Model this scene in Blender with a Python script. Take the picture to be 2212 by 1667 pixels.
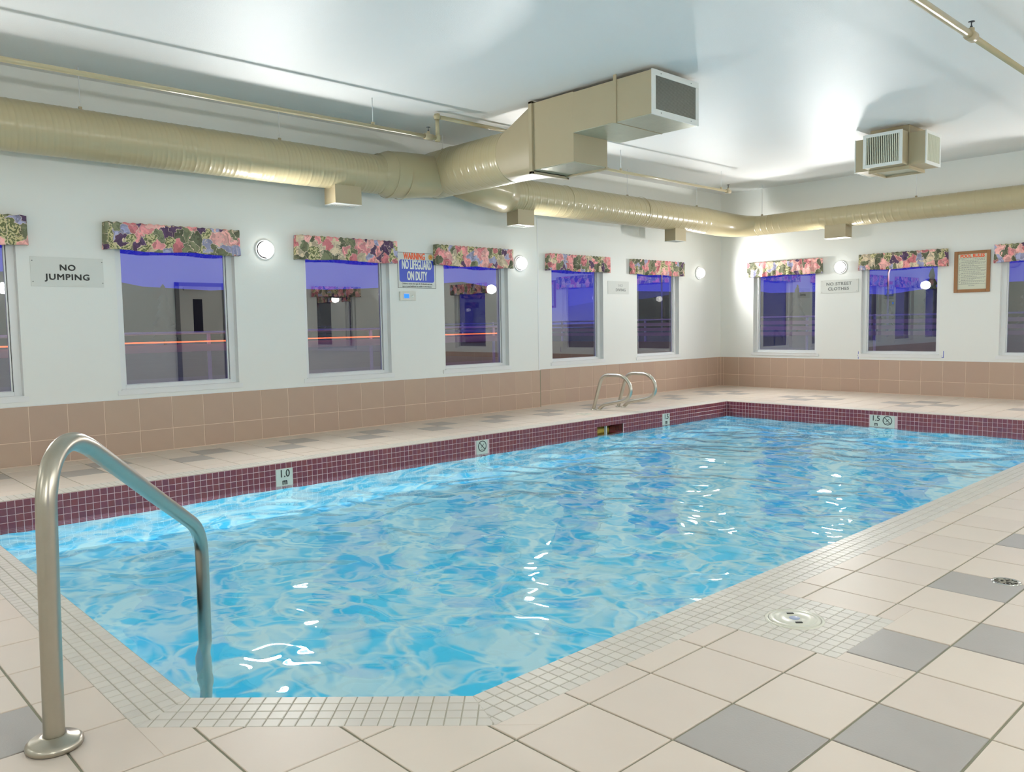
import bpy, bmesh, math, random
from mathutils import Vector, Matrix
random.seed(7)
scn = bpy.context.scene
for o in list(bpy.data.objects):
    bpy.data.objects.remove(o, do_unlink=True)
C = scn.collection
PI = math.pi

# ------------------------------------------------------------------ camera
F_PX, YAW, PITCH, ROLL = 1762.76, 0.81629, 0.074817, -0.016709
CAM = Vector((8.0636, -12.7104, 1.1453))
_f = Vector((-math.sin(YAW), math.cos(YAW), 0)); _r = Vector((math.cos(YAW), math.sin(YAW), 0))
FWD = _f * math.cos(PITCH) - Vector((0, 0, 1)) * math.sin(PITCH)
_u = _r.cross(FWD)
RGT = _r * math.cos(ROLL) + _u * math.sin(ROLL)
UPV = -_r * math.sin(ROLL) + _u * math.cos(ROLL)
cd = bpy.data.cameras.new('camera'); cam = bpy.data.objects.new('camera', cd); C.objects.link(cam)
cd.sensor_fit = 'HORIZONTAL'; cd.sensor_width = 36.0; cd.lens = F_PX / 2212 * 36.0
cd.clip_start = 0.05; cd.clip_end = 600
M = Matrix((RGT, UPV, -FWD)).transposed().to_4x4(); M.translation = CAM
cam.matrix_world = M
scn.camera = cam

def project(p):
    d = Vector(p) - CAM; z = d.dot(FWD)
    if z < 0.05: return None
    return 1106 + F_PX * d.dot(RGT) / z, 833.5 - F_PX * d.dot(UPV) / z, z

# ------------------------------------------------------------------ view, world
scn.view_settings.view_transform = 'Standard'
scn.view_settings.look = 'None'
scn.view_settings.gamma = 1.0
scn.view_settings.use_curve_mapping = False
scn.view_settings.exposure = -0.09
try:
    scn.cycles.use_denoising = True
    scn.cycles.max_bounces = 14
    scn.cycles.diffuse_bounces = 8
    scn.cycles.glossy_bounces = 5
    scn.cycles.transmission_bounces = 10
    scn.cycles.transparent_max_bounces = 12
    scn.cycles.sample_clamp_indirect = 4.0
    scn.cycles.caustics_refractive = True
    scn.cycles.caustics_reflective = False
    scn.cycles.blur_glossy = 0.0
except Exception:
    pass
LAMP = 4.5          # radiance of the frosted globes in the picture
LAMP_W = 236.0        # power of the bulb of each lamp in the picture
LAMP_REAR_W = 92.0  # power of the right wall bulbs, most added for fill
FILL_FRONT_W = 20.0  # power of the added fill bulbs on the front wall
POOL_LAMP = 640.0    # radiance of the underwater lamps

def lin(c):
    return tuple(((v / 255) / 12.92 if v / 255 <= 0.04045 else (((v / 255) + 0.055) / 1.055) ** 2.4) for v in c)

w = bpy.data.worlds.new('world'); scn.world = w; w.use_nodes = True
nt = w.node_tree; nt.nodes.clear()
N = nt.nodes.new; L = nt.links.new
tc = N('ShaderNodeTexCoord'); sp = N('ShaderNodeSeparateXYZ'); L(tc.outputs['Generated'], sp.inputs[0])
nz = N('ShaderNodeTexNoise'); nz.inputs['Scale'].default_value = 5; nz.inputs['Detail'].default_value = 4
mp = N('ShaderNodeMapping'); mp.inputs['Scale'].default_value = (1, 1, 5); L(tc.outputs['Generated'], mp.inputs[0]); L(mp.outputs[0], nz.inputs[0])
ad = N('ShaderNodeMath'); ad.operation = 'MULTIPLY_ADD'; L(nz.outputs[0], ad.inputs[0]); ad.inputs[1].default_value = 0.05; L(sp.outputs[2], ad.inputs[2])
cr = N('ShaderNodeValToRGB'); L(ad.outputs[0], cr.inputs[0])
els = cr.color_ramp.elements
els[0].position = 0.0; els[0].color = (0.10, 0.10, 0.42, 1)
els[1].position = 0.5; els[1].color = (0.008, 0.012, 0.24, 1)
e = els.new(0.05); e.color = (0.05, 0.055, 0.62, 1)
e = els.new(0.14); e.color = (0.02, 0.022, 0.66, 1)
bg = N('ShaderNodeBackground'); L(cr.outputs[0], bg.inputs[0]); bg.inputs[1].default_value = 1.0
wo = N('ShaderNodeOutputWorld'); L(bg.outputs[0], wo.inputs[0])

# ------------------------------------------------------------------ materials
def new_mat(name):
    m = bpy.data.materials.new(name); m.use_nodes = True
    b = m.node_tree.nodes['Principled BSDF']
    return m, m.node_tree, b

def paint(name, rgb, rough=0.5, metal=0.0, spec=0.5, bump=0.0, bscale=200.0, var=0.0, vscale=3.0, rnd=0.0, coat=0.0):
    m, t, b = new_mat(name)
    c = lin(rgb)
    b.inputs['Roughness'].default_value = rough
    b.inputs['Metallic'].default_value = metal
    b.inputs['Specular IOR Level'].default_value = spec
    if coat: b.inputs['Coat Weight'].default_value = coat; b.inputs['Coat Roughness'].default_value = 0.12
    tcn = t.nodes.new('ShaderNodeTexCoord')
    if var or rnd:
        hsv = t.nodes.new('ShaderNodeHueSaturation'); hsv.inputs['Color'].default_value = (*c, 1)
        v = t.nodes.new('ShaderNodeMath'); v.operation = 'MULTIPLY_ADD'; v.inputs[1].default_value = var * 2; v.inputs[2].default_value = 1 - var
        n = t.nodes.new('ShaderNodeTexNoise'); n.inputs['Scale'].default_value = vscale; n.inputs['Detail'].default_value = 5
        t.links.new(tcn.outputs['Object'], n.inputs[0]); t.links.new(n.outputs[0], v.inputs[0])
        last = v.outputs[0]
        if rnd:
            oi = t.nodes.new('ShaderNodeObjectInfo'); gi = t.nodes.new('ShaderNodeNewGeometry')
            a = t.nodes.new('ShaderNodeMath'); a.operation = 'ADD'
            t.links.new(oi.outputs['Random'], a.inputs[0]); t.links.new(gi.outputs['Random Per Island'], a.inputs[1])
            fr = t.nodes.new('ShaderNodeMath'); fr.operation = 'FRACT'; t.links.new(a.outputs[0], fr.inputs[0])
            mm = t.nodes.new('ShaderNodeMath'); mm.operation = 'MULTIPLY_ADD'; mm.inputs[1].default_value = rnd * 2
            t.links.new(fr.outputs[0], mm.inputs[0])
            s = t.nodes.new('ShaderNodeMath'); s.operation = 'SUBTRACT'; t.links.new(last, s.inputs[0]); s.inputs[1].default_value = rnd
            t.links.new(s.outputs[0], mm.inputs[2]); last = mm.outputs[0]
            hm = t.nodes.new('ShaderNodeMath'); hm.operation = 'MULTIPLY_ADD'; hm.inputs[1].default_value = rnd * 0.25; hm.inputs[2].default_value = 0.5 - rnd * 0.125
            t.links.new(fr.outputs[0], hm.inputs[0]); t.links.new(hm.outputs[0], hsv.inputs['Hue'])
        t.links.new(last, hsv.inputs['Value']); t.links.new(hsv.outputs[0], b.inputs['Base Color'])
    else:
        b.inputs['Base Color'].default_value = (*c, 1)
    if bump:
        n2 = t.nodes.new('ShaderNodeTexNoise'); n2.inputs['Scale'].default_value = bscale; n2.inputs['Detail'].default_value = 3
        t.links.new(tcn.outputs['Object'], n2.inputs[0])
        bp = t.nodes.new('ShaderNodeBump'); bp.inputs['Strength'].default_value = bump; bp.inputs['Distance'].default_value = 0.004
        t.links.new(n2.outputs[0], bp.inputs['Height']); t.links.new(bp.outputs[0], b.inputs['Normal'])
    return m

def emis(name, rgb, s):
    m, t, b = new_mat(name)
    b.inputs['Base Color'].default_value = (*lin(rgb), 1)
    b.inputs['Emission Color'].default_value = (*lin(rgb), 1); b.inputs['Emission Strength'].default_value = s
    return m

M_WALL = paint('wall_paint', (234, 237, 234), 0.45, spec=0.35, bump=0.08, bscale=90, var=0.012, vscale=1.2)
M_CEIL = paint('ceiling_stipple', (230, 232, 232), 0.40, spec=0.42, bump=0.5, bscale=230, var=0.015, vscale=2)
M_TRIM = paint('white_vinyl', (232, 235, 236), 0.3)
M_WTILE = paint('wall_tile', (184, 160, 143), 0.35, spec=0.4, bump=0.1, bscale=180, var=0.04, vscale=4, rnd=0.03)
M_WGROUT = paint('wall_grout', (228, 208, 190), 0.8, var=0.12, vscale=8)
M_FTILE = paint('cream_floor_tile', (217, 204, 191), 0.42, spec=0.35, bump=0.05, bscale=60, var=0.03, vscale=5, rnd=0.025)
M_GTILE = paint('grey_floor_tile', (170, 165, 160), 0.36, spec=0.4, bump=0.1, bscale=150, var=0.05, vscale=9, rnd=0.02)
M_FGROUT = paint('floor_grout', (140, 139, 120), 0.85, var=0.25, vscale=3.2)
M_MOS = paint('maroon_mosaic', (132, 66, 76), 0.2, var=0.08, vscale=14, rnd=0.09)
M_MGROUT = paint('mosaic_grout', (232, 200, 200), 0.7, var=0.06, vscale=10)
M_COPE = paint('cream_mosaic', (210, 205, 196), 0.38, spec=0.35, var=0.03, vscale=12, rnd=0.04)
M_CGROUT = paint('coping_grout', (170, 165, 150), 0.8, var=0.2, vscale=6)
M_STEEL = paint('brushed_steel', (178, 173, 160), 0.30, metal=1.0, var=0.05, vscale=30)
M_STEEL2 = paint('satin_steel', (205, 202, 190), 0.3, metal=1.0)
M_DUCT = paint('duct_paint', (177, 165, 131), 0.3, spec=0.5, var=0.03, vscale=3, coat=0.25)
M_DUCTBOX = paint('duct_box_paint', (172, 159, 130), 0.42, bump=0.05, bscale=60, var=0.04, vscale=3)
M_GALV = paint('galvanised_bottom', (178, 180, 160), 0.3, metal=0.5, bump=0.5, bscale=30, var=0.12, vscale=12)
M_DARK = paint('dark_inside', (38, 36, 32), 0.8)
M_GREY = paint('filter_grey', (122, 122, 118), 0.6, bump=0.5, bscale=300, var=0.25, vscale=40)
M_WOOD = paint('oak_frame', (146, 98, 52), 0.35, var=0.12, vscale=14)
M_PAPER = paint('sign_paper', (214, 216, 196), 0.5)
M_SIGN = paint('sign_board', (220, 223, 219), 0.5, spec=0.25)
M_BLACK = paint('sign_black', (40, 42, 40), 0.5)
M_GREYTXT = paint('faded_letters', (128, 132, 130), 0.5)
M_PALETXT = paint('worn_letters', (196, 199, 197), 0.5)
M_ORANGE = paint('sign_orange', (240, 92, 34), 0.5)
M_BLUE = paint('sign_blue', (62, 84, 196), 0.4)
M_WHITE = paint('white_print', (232, 236, 230), 0.5)
M_YEL = paint('badge_yellow', (232, 190, 110), 0.5)
M_PLAST = paint('white_plastic', (214, 214, 204), 0.3)
M_LID = paint('lid_plastic', (218, 217, 202), 0.25)
M_LOGO = paint('lid_badge', (166, 178, 206), 0.3)
M_CHROME = paint('chrome', (210, 210, 205), 0.12, metal=1)
M_MARK = paint('marker_tile', (222, 228, 216), 0.2, var=0.03, vscale=8)
M_BRASS = paint('sprinkler_metal', (70, 72, 78), 0.3, metal=0.8)
M_SKIM = paint('skimmer_plastic', (150, 128, 44), 0.5, var=0.2, vscale=14)
M_ASPH = paint('asphalt', (104, 98, 120), 0.9, var=0.2, vscale=0.3)
M_GRASS = paint('dusk_grass', (84, 88, 84), 0.95, var=0.3, vscale=0.6)
M_TREE = paint('dark_tree', (16, 22, 30), 0.9, var=0.3, vscale=2)
M_RAILP = paint('rail_pale', (220, 205, 225), 0.5)
M_RAILB = paint('rail_beam', (205, 150, 170), 0.5)
M_TRAIL = emis('car_light_trail', (255, 110, 60), 2.6)  # glow standing in for light trails of passing cars
M_TRAIL2 = emis('car_light_trail_red', (255, 70, 70), 0.8)  # red version of the car trail glow
M_REFLECT = paint('brown_reflection', (150, 92, 70), 0.8, var=0.2, vscale=1)
M_LAMPH = emis('street_lamp_glass', (255, 225, 200), 30)
M_BRICKW = paint('outside_wall', (120, 116, 120), 0.8)
M_GLOBE = emis('lit_globe', (255, 253, 248), LAMP)
M_PLAMP = emis('lit_pool_lens', (235, 250, 255), POOL_LAMP)
M_LCD = emis('blue_screen', (40, 120, 255), 1.2)
M_DOOR = paint('door_paint', (208, 206, 198), 0.4)
M_BASIN, t_, b_ = new_mat('caustic_painted_lining')
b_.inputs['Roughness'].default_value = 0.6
def paint_caustics(t, b):  # pale web of caustic light painted into the lining colour
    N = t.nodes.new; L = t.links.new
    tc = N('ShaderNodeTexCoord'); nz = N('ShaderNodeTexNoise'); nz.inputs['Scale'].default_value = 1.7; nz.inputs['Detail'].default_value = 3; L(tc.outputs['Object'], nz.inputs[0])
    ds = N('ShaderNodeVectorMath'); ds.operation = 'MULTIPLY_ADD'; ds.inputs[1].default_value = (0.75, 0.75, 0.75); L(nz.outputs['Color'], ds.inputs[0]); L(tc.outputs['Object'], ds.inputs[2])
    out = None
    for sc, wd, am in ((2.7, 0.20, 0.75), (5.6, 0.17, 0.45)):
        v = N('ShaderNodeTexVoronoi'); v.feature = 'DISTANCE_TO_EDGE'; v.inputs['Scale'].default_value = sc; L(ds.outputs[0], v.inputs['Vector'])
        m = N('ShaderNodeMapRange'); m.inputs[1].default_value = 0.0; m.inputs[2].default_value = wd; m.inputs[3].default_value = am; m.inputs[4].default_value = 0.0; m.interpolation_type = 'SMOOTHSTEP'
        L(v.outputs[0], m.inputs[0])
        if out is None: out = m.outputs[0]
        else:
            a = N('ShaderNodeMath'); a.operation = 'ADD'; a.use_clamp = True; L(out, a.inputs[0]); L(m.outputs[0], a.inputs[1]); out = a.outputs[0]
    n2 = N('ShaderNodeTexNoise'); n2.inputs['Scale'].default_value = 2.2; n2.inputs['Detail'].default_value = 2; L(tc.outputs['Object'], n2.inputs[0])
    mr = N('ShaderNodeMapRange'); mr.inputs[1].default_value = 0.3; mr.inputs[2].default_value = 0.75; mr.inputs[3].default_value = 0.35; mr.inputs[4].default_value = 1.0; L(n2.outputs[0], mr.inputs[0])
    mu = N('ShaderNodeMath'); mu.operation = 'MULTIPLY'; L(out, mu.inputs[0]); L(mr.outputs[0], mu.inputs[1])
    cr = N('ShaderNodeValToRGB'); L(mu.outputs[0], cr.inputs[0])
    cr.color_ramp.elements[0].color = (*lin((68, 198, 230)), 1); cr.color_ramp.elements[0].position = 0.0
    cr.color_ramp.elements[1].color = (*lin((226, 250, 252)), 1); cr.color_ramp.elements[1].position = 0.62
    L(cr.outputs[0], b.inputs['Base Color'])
paint_caustics(t_, b_)

M_WATER = bpy.data.materials.new('water'); M_WATER.use_nodes = True
t_ = M_WATER.node_tree; t_.nodes.clear()
_o = t_.nodes.new('ShaderNodeOutputMaterial'); _g = t_.nodes.new('ShaderNodeBsdfGlass')
_g.inputs['IOR'].default_value = 1.333; _g.inputs['Roughness'].default_value = 0.0; _g.inputs['Color'].default_value = (0.90, 0.985, 1.0, 1)
t_.links.new(_g.outputs[0], _o.inputs[0])

M_GLASS = bpy.data.materials.new('window_glass'); M_GLASS.use_nodes = True
t_ = M_GLASS.node_tree; t_.nodes.clear()
_o = t_.nodes.new('ShaderNodeOutputMaterial'); _m = t_.nodes.new('ShaderNodeMixShader')
_a = t_.nodes.new('ShaderNodeBsdfTransparent'); _a.inputs[0].default_value = (0.93, 0.95, 0.95, 1)
_g = t_.nodes.new('ShaderNodeBsdfGlossy'); _g.inputs['Roughness'].default_value = 0.0
_f2 = t_.nodes.new('ShaderNodeFresnel'); _f2.inputs[0].default_value = 3.9
t_.links.new(_f2.outputs[0], _m.inputs[0]); t_.links.new(_a.outputs[0], _m.inputs[1]); t_.links.new(_g.outputs[0], _m.inputs[2]); t_.links.new(_m.outputs[0], _o.inputs[0])

# floral fabric
def fabric():
    m, t, b = new_mat('floral_fabric')
    N = t.nodes.new; L = t.links.new
    uv = N('ShaderNodeUVMap'); uv.uv_map = 'UVMap'
    oi = N('ShaderNodeObjectInfo')
    sc = N('ShaderNodeMath'); sc.operation = 'MULTIPLY'; sc.inputs[1].default_value = 37.0; L(oi.outputs['Random'], sc.inputs[0])
    va = N('ShaderNodeVectorMath'); va.operation = 'ADD'; L(uv.outputs[0], va.inputs[0]); L(sc.outputs[0], va.inputs[1])
    nz = N('ShaderNodeTexNoise'); nz.inputs['Scale'].default_value = 12; nz.inputs['Detail'].default_value = 3.5; L(va.outputs[0], nz.inputs[0])
    ds = N('ShaderNodeVectorMath'); ds.operation = 'MULTIPLY_ADD'; L(nz.outputs['Color'], ds.inputs[0]); ds.inputs[1].default_value = (0.20, 0.20, 0.0); L(va.outputs[0], ds.inputs[2])
    v1 = N('ShaderNodeTexVoronoi'); v1.voronoi_dimensions = '2D'; v1.inputs['Scale'].default_value = 10.5; L(ds.outputs[0], v1.inputs['Vector'])
    s1 = N('ShaderNodeSeparateColor'); L(v1.outputs['Color'], s1.inputs[0])
    r1 = N('ShaderNodeValToRGB'); r1.color_ramp.interpolation = 'CONSTANT'; L(s1.outputs[0], r1.inputs[0])
    cols = [(0.0, (222, 120, 124)), (0.16, (118, 122, 88)), (0.30, (84, 50, 92)), (0.38, (196, 86, 96)), (0.52, (206, 184, 150)), (0.62, (92, 96, 70)), (0.76, (236, 158, 152)), (0.88, (150, 150, 190))]
    e = r1.color_ramp.elements
    e[0].position = 0; e[0].color = (*lin(cols[0][1]), 1); e[1].position = cols[1][0]; e[1].color = (*lin(cols[1][1]), 1)
    for p, c in cols[2:]:
        q = e.new(p); q.color = (*lin(c), 1)
    v2 = N('ShaderNodeTexVoronoi'); v2.voronoi_dimensions = '2D'; v2.inputs['Scale'].default_value = 30; v2.feature = 'F1'; L(ds.outputs[0], v2.inputs['Vector'])
    s2 = N('ShaderNodeSeparateColor'); L(v2.outputs['Color'], s2.inputs[0])
    m2 = N('ShaderNodeMath'); m2.operation = 'MULTIPLY_ADD'; m2.inputs[1].default_value = 0.75; m2.inputs[2].default_value = 0.66; L(s2.outputs[1], m2.inputs[0])
    hs = N('ShaderNodeHueSaturation'); hs.inputs['Saturation'].default_value = 0.82; L(r1.outputs[0], hs.inputs['Color']); L(m2.outputs[0], hs.inputs['Value'])
    ck = N('ShaderNodeTexChecker'); ck.inputs['Scale'].default_value = 34; L(ds.outputs[0], ck.inputs[0])
    ck.inputs[1].default_value = (*lin((206, 196, 150)), 1); ck.inputs[2].default_value = (*lin((106, 112, 74)), 1)
    gt = N('ShaderNodeMath'); gt.operation = 'GREATER_THAN'; gt.inputs[1].default_value = 0.88; L(s1.outputs[1], gt.inputs[0])
    mx = N('ShaderNodeMix'); mx.data_type = 'RGBA'; L(gt.outputs[0], mx.inputs[0]); L(hs.outputs[0], mx.inputs[6]); L(ck.outputs[0], mx.inputs[7])
    ve = N('ShaderNodeTexVoronoi'); ve.voronoi_dimensions = '2D'; ve.feature = 'DISTANCE_TO_EDGE'; ve.inputs['Scale'].default_value = 10.5; L(ds.outputs[0], ve.inputs['Vector'])
    lt = N('ShaderNodeMath'); lt.operation = 'LESS_THAN'; lt.inputs[1].default_value = 0.022; L(ve.outputs[0], lt.inputs[0])
    m3 = N('ShaderNodeMix'); m3.data_type = 'RGBA'; L(lt.outputs[0], m3.inputs[0]); L(mx.outputs[2], m3.inputs[6]); m3.inputs[7].default_value = (*lin((226, 206, 186)), 1)
    L(m3.outputs[2], b.inputs['Base Color']); b.inputs['Roughness'].default_value = 0.75
    return m
M_FAB = fabric()

# ------------------------------------------------------------------ helpers
def link(o, parent=None):
    C.objects.link(o)
    if parent is not None: o.parent = parent
    return o

def tag(o, label=None, cat=None, group=None, kind=None):
    if label: o['label'] = label
    if cat: o['category'] = cat
    if group: o['group'] = group
    if kind: o['kind'] = kind
    return o

def empty(name, loc=(0, 0, 0), label=None, cat=None, group=None, kind=None):
    o = bpy.data.objects.new(name, None); o.location = loc; o.empty_display_size = 0.1
    C.objects.link(o)
    o['_loc'] = list(loc)
    return tag(o, label, cat, group, kind)

class MB:
    """collects geometry in world coordinates, builds ONE mesh object"""
    def __init__(s): s.v = []; s.f = []; s.sm = []
    def add(s, vs, fs, smooth=False):
        b = len(s.v); s.v += [tuple(p) for p in vs]
        for f in fs: s.f.append(tuple(i + b for i in f)); s.sm.append(smooth)
        return s
    def box(s, x0, x1, y0, y1, z0, z1):
        x0, x1 = sorted((x0, x1)); y0, y1 = sorted((y0, y1)); z0, z1 = sorted((z0, z1))
        return s.add([(x0, y0, z0), (x1, y0, z0), (x1, y1, z0), (x0, y1, z0), (x0, y0, z1), (x1, y0, z1), (x1, y1, z1), (x0, y1, z1)],
                     [(0, 3, 2, 1), (4, 5, 6, 7), (0, 1, 5, 4), (1, 2, 6, 5), (2, 3, 7, 6), (3, 0, 4, 7)])
    def tube(s, pts, r, n=16, cap=True):
        """swept tube through pts (radius number or list)"""
        P = [Vector(p) for p in pts]; R = r if isinstance(r, (list, tuple)) else [r] * len(P)
        rings = []; up = None
        for i, p in enumerate(P):
            a = (P[i] - P[i - 1]).normalized() if i else (P[1] - P[0]).normalized()
            b = (P[i + 1] - P[i]).normalized() if i < len(P) - 1 else a
            t = (a + b).normalized()
            if up is None:
                up = Vector((0, 0, 1)) if abs(t.z) < 0.9 else Vector((1, 0, 0))
                up = (up - t * up.dot(t)).normalized()
            else:
                up = (up - t * up.dot(t)).normalized()
            q = t.cross(up); k = 1.0 / max(0.5, t.dot(a))
            base = len(s.v)
            for j in range(n):
                an = 2 * PI * j / n
                s.v.append(tuple(p + (up * math.cos(an) + q * math.sin(an)) * R[i]))
            rings.append(base)
        for i in range(len(P) - 1):
            for j in range(n):
                a, b = rings[i], rings[i + 1]
                s.f.append((a + j, a + (j + 1) % n, b + (j + 1) % n, b + j)); s.sm.append(True)
        if cap:
            s.f.append(tuple(rings[0] + j for j in reversed(range(n)))); s.sm.append(False)
            s.f.append(tuple(rings[-1] + j for j in range(n))); s.sm.append(False)
        return s
    def lathe(s, o, axis, prof, n=24):
        """prof: list of (radius, height along axis)"""
        o = Vector(o); t = Vector(axis).normalized()
        up = Vector((0, 0, 1)) if abs(t.z) < 0.9 else Vector((1, 0, 0)); up = (up - t * up.dot(t)).normalized(); q = t.cross(up)
        rings = []
        for r, h in prof:
            base = len(s.v); rings.append(base)
            for j in range(n):
                an = 2 * PI * j / n
                s.v.append(tuple(o + t * h + (up * math.cos(an) + q * math.sin(an)) * max(r, 1e-5)))
        for i in range(len(prof) - 1):
            for j in range(n):
                a, b = rings[i], rings[i + 1]
                s.f.append((a + j, a + (j + 1) % n, b + (j + 1) % n, b + j)); s.sm.append(True)
        return s
    def build(s, name, mat, parent=None, bevel=0.0, auto=40):
        org = Vector((0, 0, 0))
        if parent is not None and '_loc' in parent: org = Vector(parent['_loc'])
        me = bpy.data.meshes.new(name)
        me.from_pydata([tuple(Vector(p) - org) for p in s.v], [], s.f)
        me.polygons.foreach_set('use_smooth', s.sm); me.validate(); me.update()
        if mat: me.materials.append(mat)
        o = bpy.data.objects.new(name, me); link(o, parent)
        if parent is not None:
            o['_loc'] = list(org)
        if bevel:
            md = o.modifiers.new('bevel', 'BEVEL'); md.width = bevel; md.segments = 2; md.limit_method = 'ANGLE'
        return o

def solo(o, *a, **k):
    o['_loc'] = [0, 0, 0]; return tag(o, *a, **k)

_txt = {}
def text(name, s, org, right, up, size, mat, parent, sx=1.0, bold=0.0, align='CENTER', depth=0.0008, space=1.0, lines=1.0):
    cu = bpy.data.curves.new(name, 'FONT'); cu.body = s; cu.size = size; cu.align_x = align; cu.align_y = 'CENTER'
    cu.extrude = depth; cu.space_character = space; cu.space_line = lines; cu.resolution_u = 3
    tmp = bpy.data.objects.new(name, cu); C.objects.link(tmp)
    bpy.context.view_layer.update()
    dg = bpy.context.evaluated_depsgraph_get()
    me = bpy.data.meshes.new_from_object(tmp.evaluated_get(dg)); me.name = name
    bpy.data.objects.remove(tmp, do_unlink=True)
    R_ = Vector(right).normalized(); U_ = Vector(up).normalized(); Nn = R_.cross(U_)
    po = Vector(parent['_loc']) if parent is not None and '_loc' in parent else Vector((0, 0, 0))
    if bold:
        vs0 = [v.co.copy() for v in me.vertices]; fs0 = [tuple(p.vertices) for p in me.polygons]; V, Fc = [], []
        for k, (ox, oy) in enumerate(((0, 0), (bold / sx, 0), (-bold / sx, 0), (0, bold), (0, -bold), (bold / sx, bold), (-bold / sx, -bold))):
            b0 = len(V); V += [tuple(q + Vector((ox, oy, k * 0.00003))) for q in vs0]; Fc += [tuple(i + b0 for i in f) for f in fs0]
        me = bpy.data.meshes.new(name); me.from_pydata(V, [], Fc); me.update()
    for v in me.vertices:
        c = v.co; v.co = Vector(org) + R_ * c.x * sx + U_ * c.y + Nn * (c.z + depth) - po
    me.materials.clear(); me.materials.append(mat)
    return link(bpy.data.objects.new(name, me), parent)

def clip(poly, a, b, c, keep_ge=True):
    """keep a*x+b*y>=c"""
    out = []
    n = len(poly)
    for i in range(n):
        p, q = poly[i], poly[(i + 1) % n]
        dp = a * p[0] + b * p[1] - c; dq = a * q[0] + b * q[1] - c
        if dp >= 0: out.append(p)
        if (dp > 0 and dq < 0) or (dp < 0 and dq > 0):
            k = dp / (dp - dq); out.append((p[0] + (q[0] - p[0]) * k, p[1] + (q[1] - p[1]) * k))
    return out
def area(p):
    return 0.5 * sum(p[i][0] * p[(i + 1) % len(p)][1] - p[(i + 1) % len(p)][0] * p[i][1] for i in range(len(p)))
def inside_clip(poly, conv):
    n = len(conv)
    for i in range(n):
        (x0, y0), (x1, y1) = conv[i], conv[(i + 1) % n]
        a, b = -(y1 - y0), (x1 - x0)
        poly = clip(poly, a, b, a * x0 + b * y0)
        if len(poly) < 3: return []
    return poly
def subtract(poly, conv):
    """poly minus convex ccw polygon -> list of convex pieces"""
    ov = inside_clip(poly, conv)
    if len(ov) < 3 or abs(area(ov)) < 1e-6: return [poly]
    res = []; cur = poly; n = len(conv)
    for i in range(n):
        (x0, y0), (x1, y1) = conv[i], conv[(i + 1) % n]
        a, b = -(y1 - y0), (x1 - x0); c = a * x0 + b * y0
        out = clip(cur, -a, -b, -c)
        if len(out) >= 3 and abs(area(out)) > 1e-6: res.append(out)
        cur = clip(cur, a, b, c)
        if len(cur) < 3: return res
    return res

def tile_faces(poly, place, th, ch=0.0016):
    """bevelled slab over a 2D polygon; place(x,y,h)->3D"""
    P = []
    for p in poly:
        if not P or (abs(p[0] - P[-1][0]) + abs(p[1] - P[-1][1])) > 1e-5: P.append(p)
    if len(P) > 2 and (abs(P[0][0] - P[-1][0]) + abs(P[0][1] - P[-1][1])) < 1e-5: P.pop()
    n = len(P)
    if n < 3: return [], []
    cx = sum(p[0] for p in P) / n; cy = sum(p[1] for p in P) / n
    vs = [place(x, y, -th) for x, y in P] + [place(x, y, -ch) for x, y in P]
    for x, y in P:
        d = math.hypot(x - cx, y - cy); k = max(0.2, 1 - ch * 1.3 / max(d, 1e-4))
        vs.append(place(cx + (x - cx) * k, cy + (y - cy) * k, 0))
    fs = []
    for i in range(n):
        j = (i + 1) % n
        fs.append((i, j, n + j, n + i)); fs.append((n + i, n + j, 2 * n + j, 2 * n + i))
    fs.append(tuple(2 * n + i for i in range(n)))
    return vs, fs

def px_size(c, half):
    p = project(c)
    if not p or not (-60 < p[0] < 2272 and -60 < p[1] < 1727): return 0
    return F_PX * half * 2 / p[2]

def tile_set(items, parent, name, mats, limit=300, min_px=5.0, stuff_name=None):
    """items: (pieces, place, th, centre, size, matkey). Largest in view become objects, the rest one stuff object per material."""
    scored = sorted(((px_size(it[3], it[4] / 2), k) for k, it in enumerate(items)), reverse=True)
    single = {k for s, k in scored[:limit] if s >= min_px}
    rest = {}; cache = {}
    for k, (pieces, place, th, cen, size, mk) in enumerate(items):
        if k in single:
            vs, fs = [], []
            for p in pieces:
                v, f = tile_faces(p, place, th); b = len(vs); vs += v; fs += [tuple(i + b for i in q) for q in f]
            if not vs: continue
            c = Vector(cen)
            key = (mk,) + tuple(tuple(round(q, 4) for q in (Vector(v) - c)) for v in vs)
            me = cache.get(key)
            if me is None:
                me = bpy.data.meshes.new(name); me.from_pydata([tuple(Vector(v) - c) for v in vs], [], fs); me.update()
                me.materials.append(mats[mk]); cache[key] = me
            o = bpy.data.objects.new(name, me); o.location = c - Vector(parent.get('_loc', (0, 0, 0))); link(o, parent)
        else:
            mb = rest.setdefault(mk, MB())
            for p in pieces:
                v, f = tile_faces(p, place, th); mb.add(v, f)
    for mk, mb in rest.items():
        if mb.v:
            o = mb.build(stuff_name or name + '_field', mats[mk], parent); o['kind'] = 'stuff'

# ------------------------------------------------------------------ dimensions
T = 0.3048; OX, OY = 6.4708, -10.6104
XW, STEP_Y = 0.11, -4.70
RX, FY, ZC = 9.3, -15.0, 3.37
POOL = [(1.65, -11.76), (5.56, -11.76), (6.18, -11.13), (6.18, -2.44), (1.65, -2.44)]          # ccw
COPE = [(1.46, -11.95), (5.638, -11.95), (6.37, -11.206), (6.37, -2.25), (1.46, -2.25)]
PATCH = [(6.37, -10.08), (6.845, -10.08), (6.845, -9.59), (6.37, -9.59)]
WATER_Z = -0.20

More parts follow.
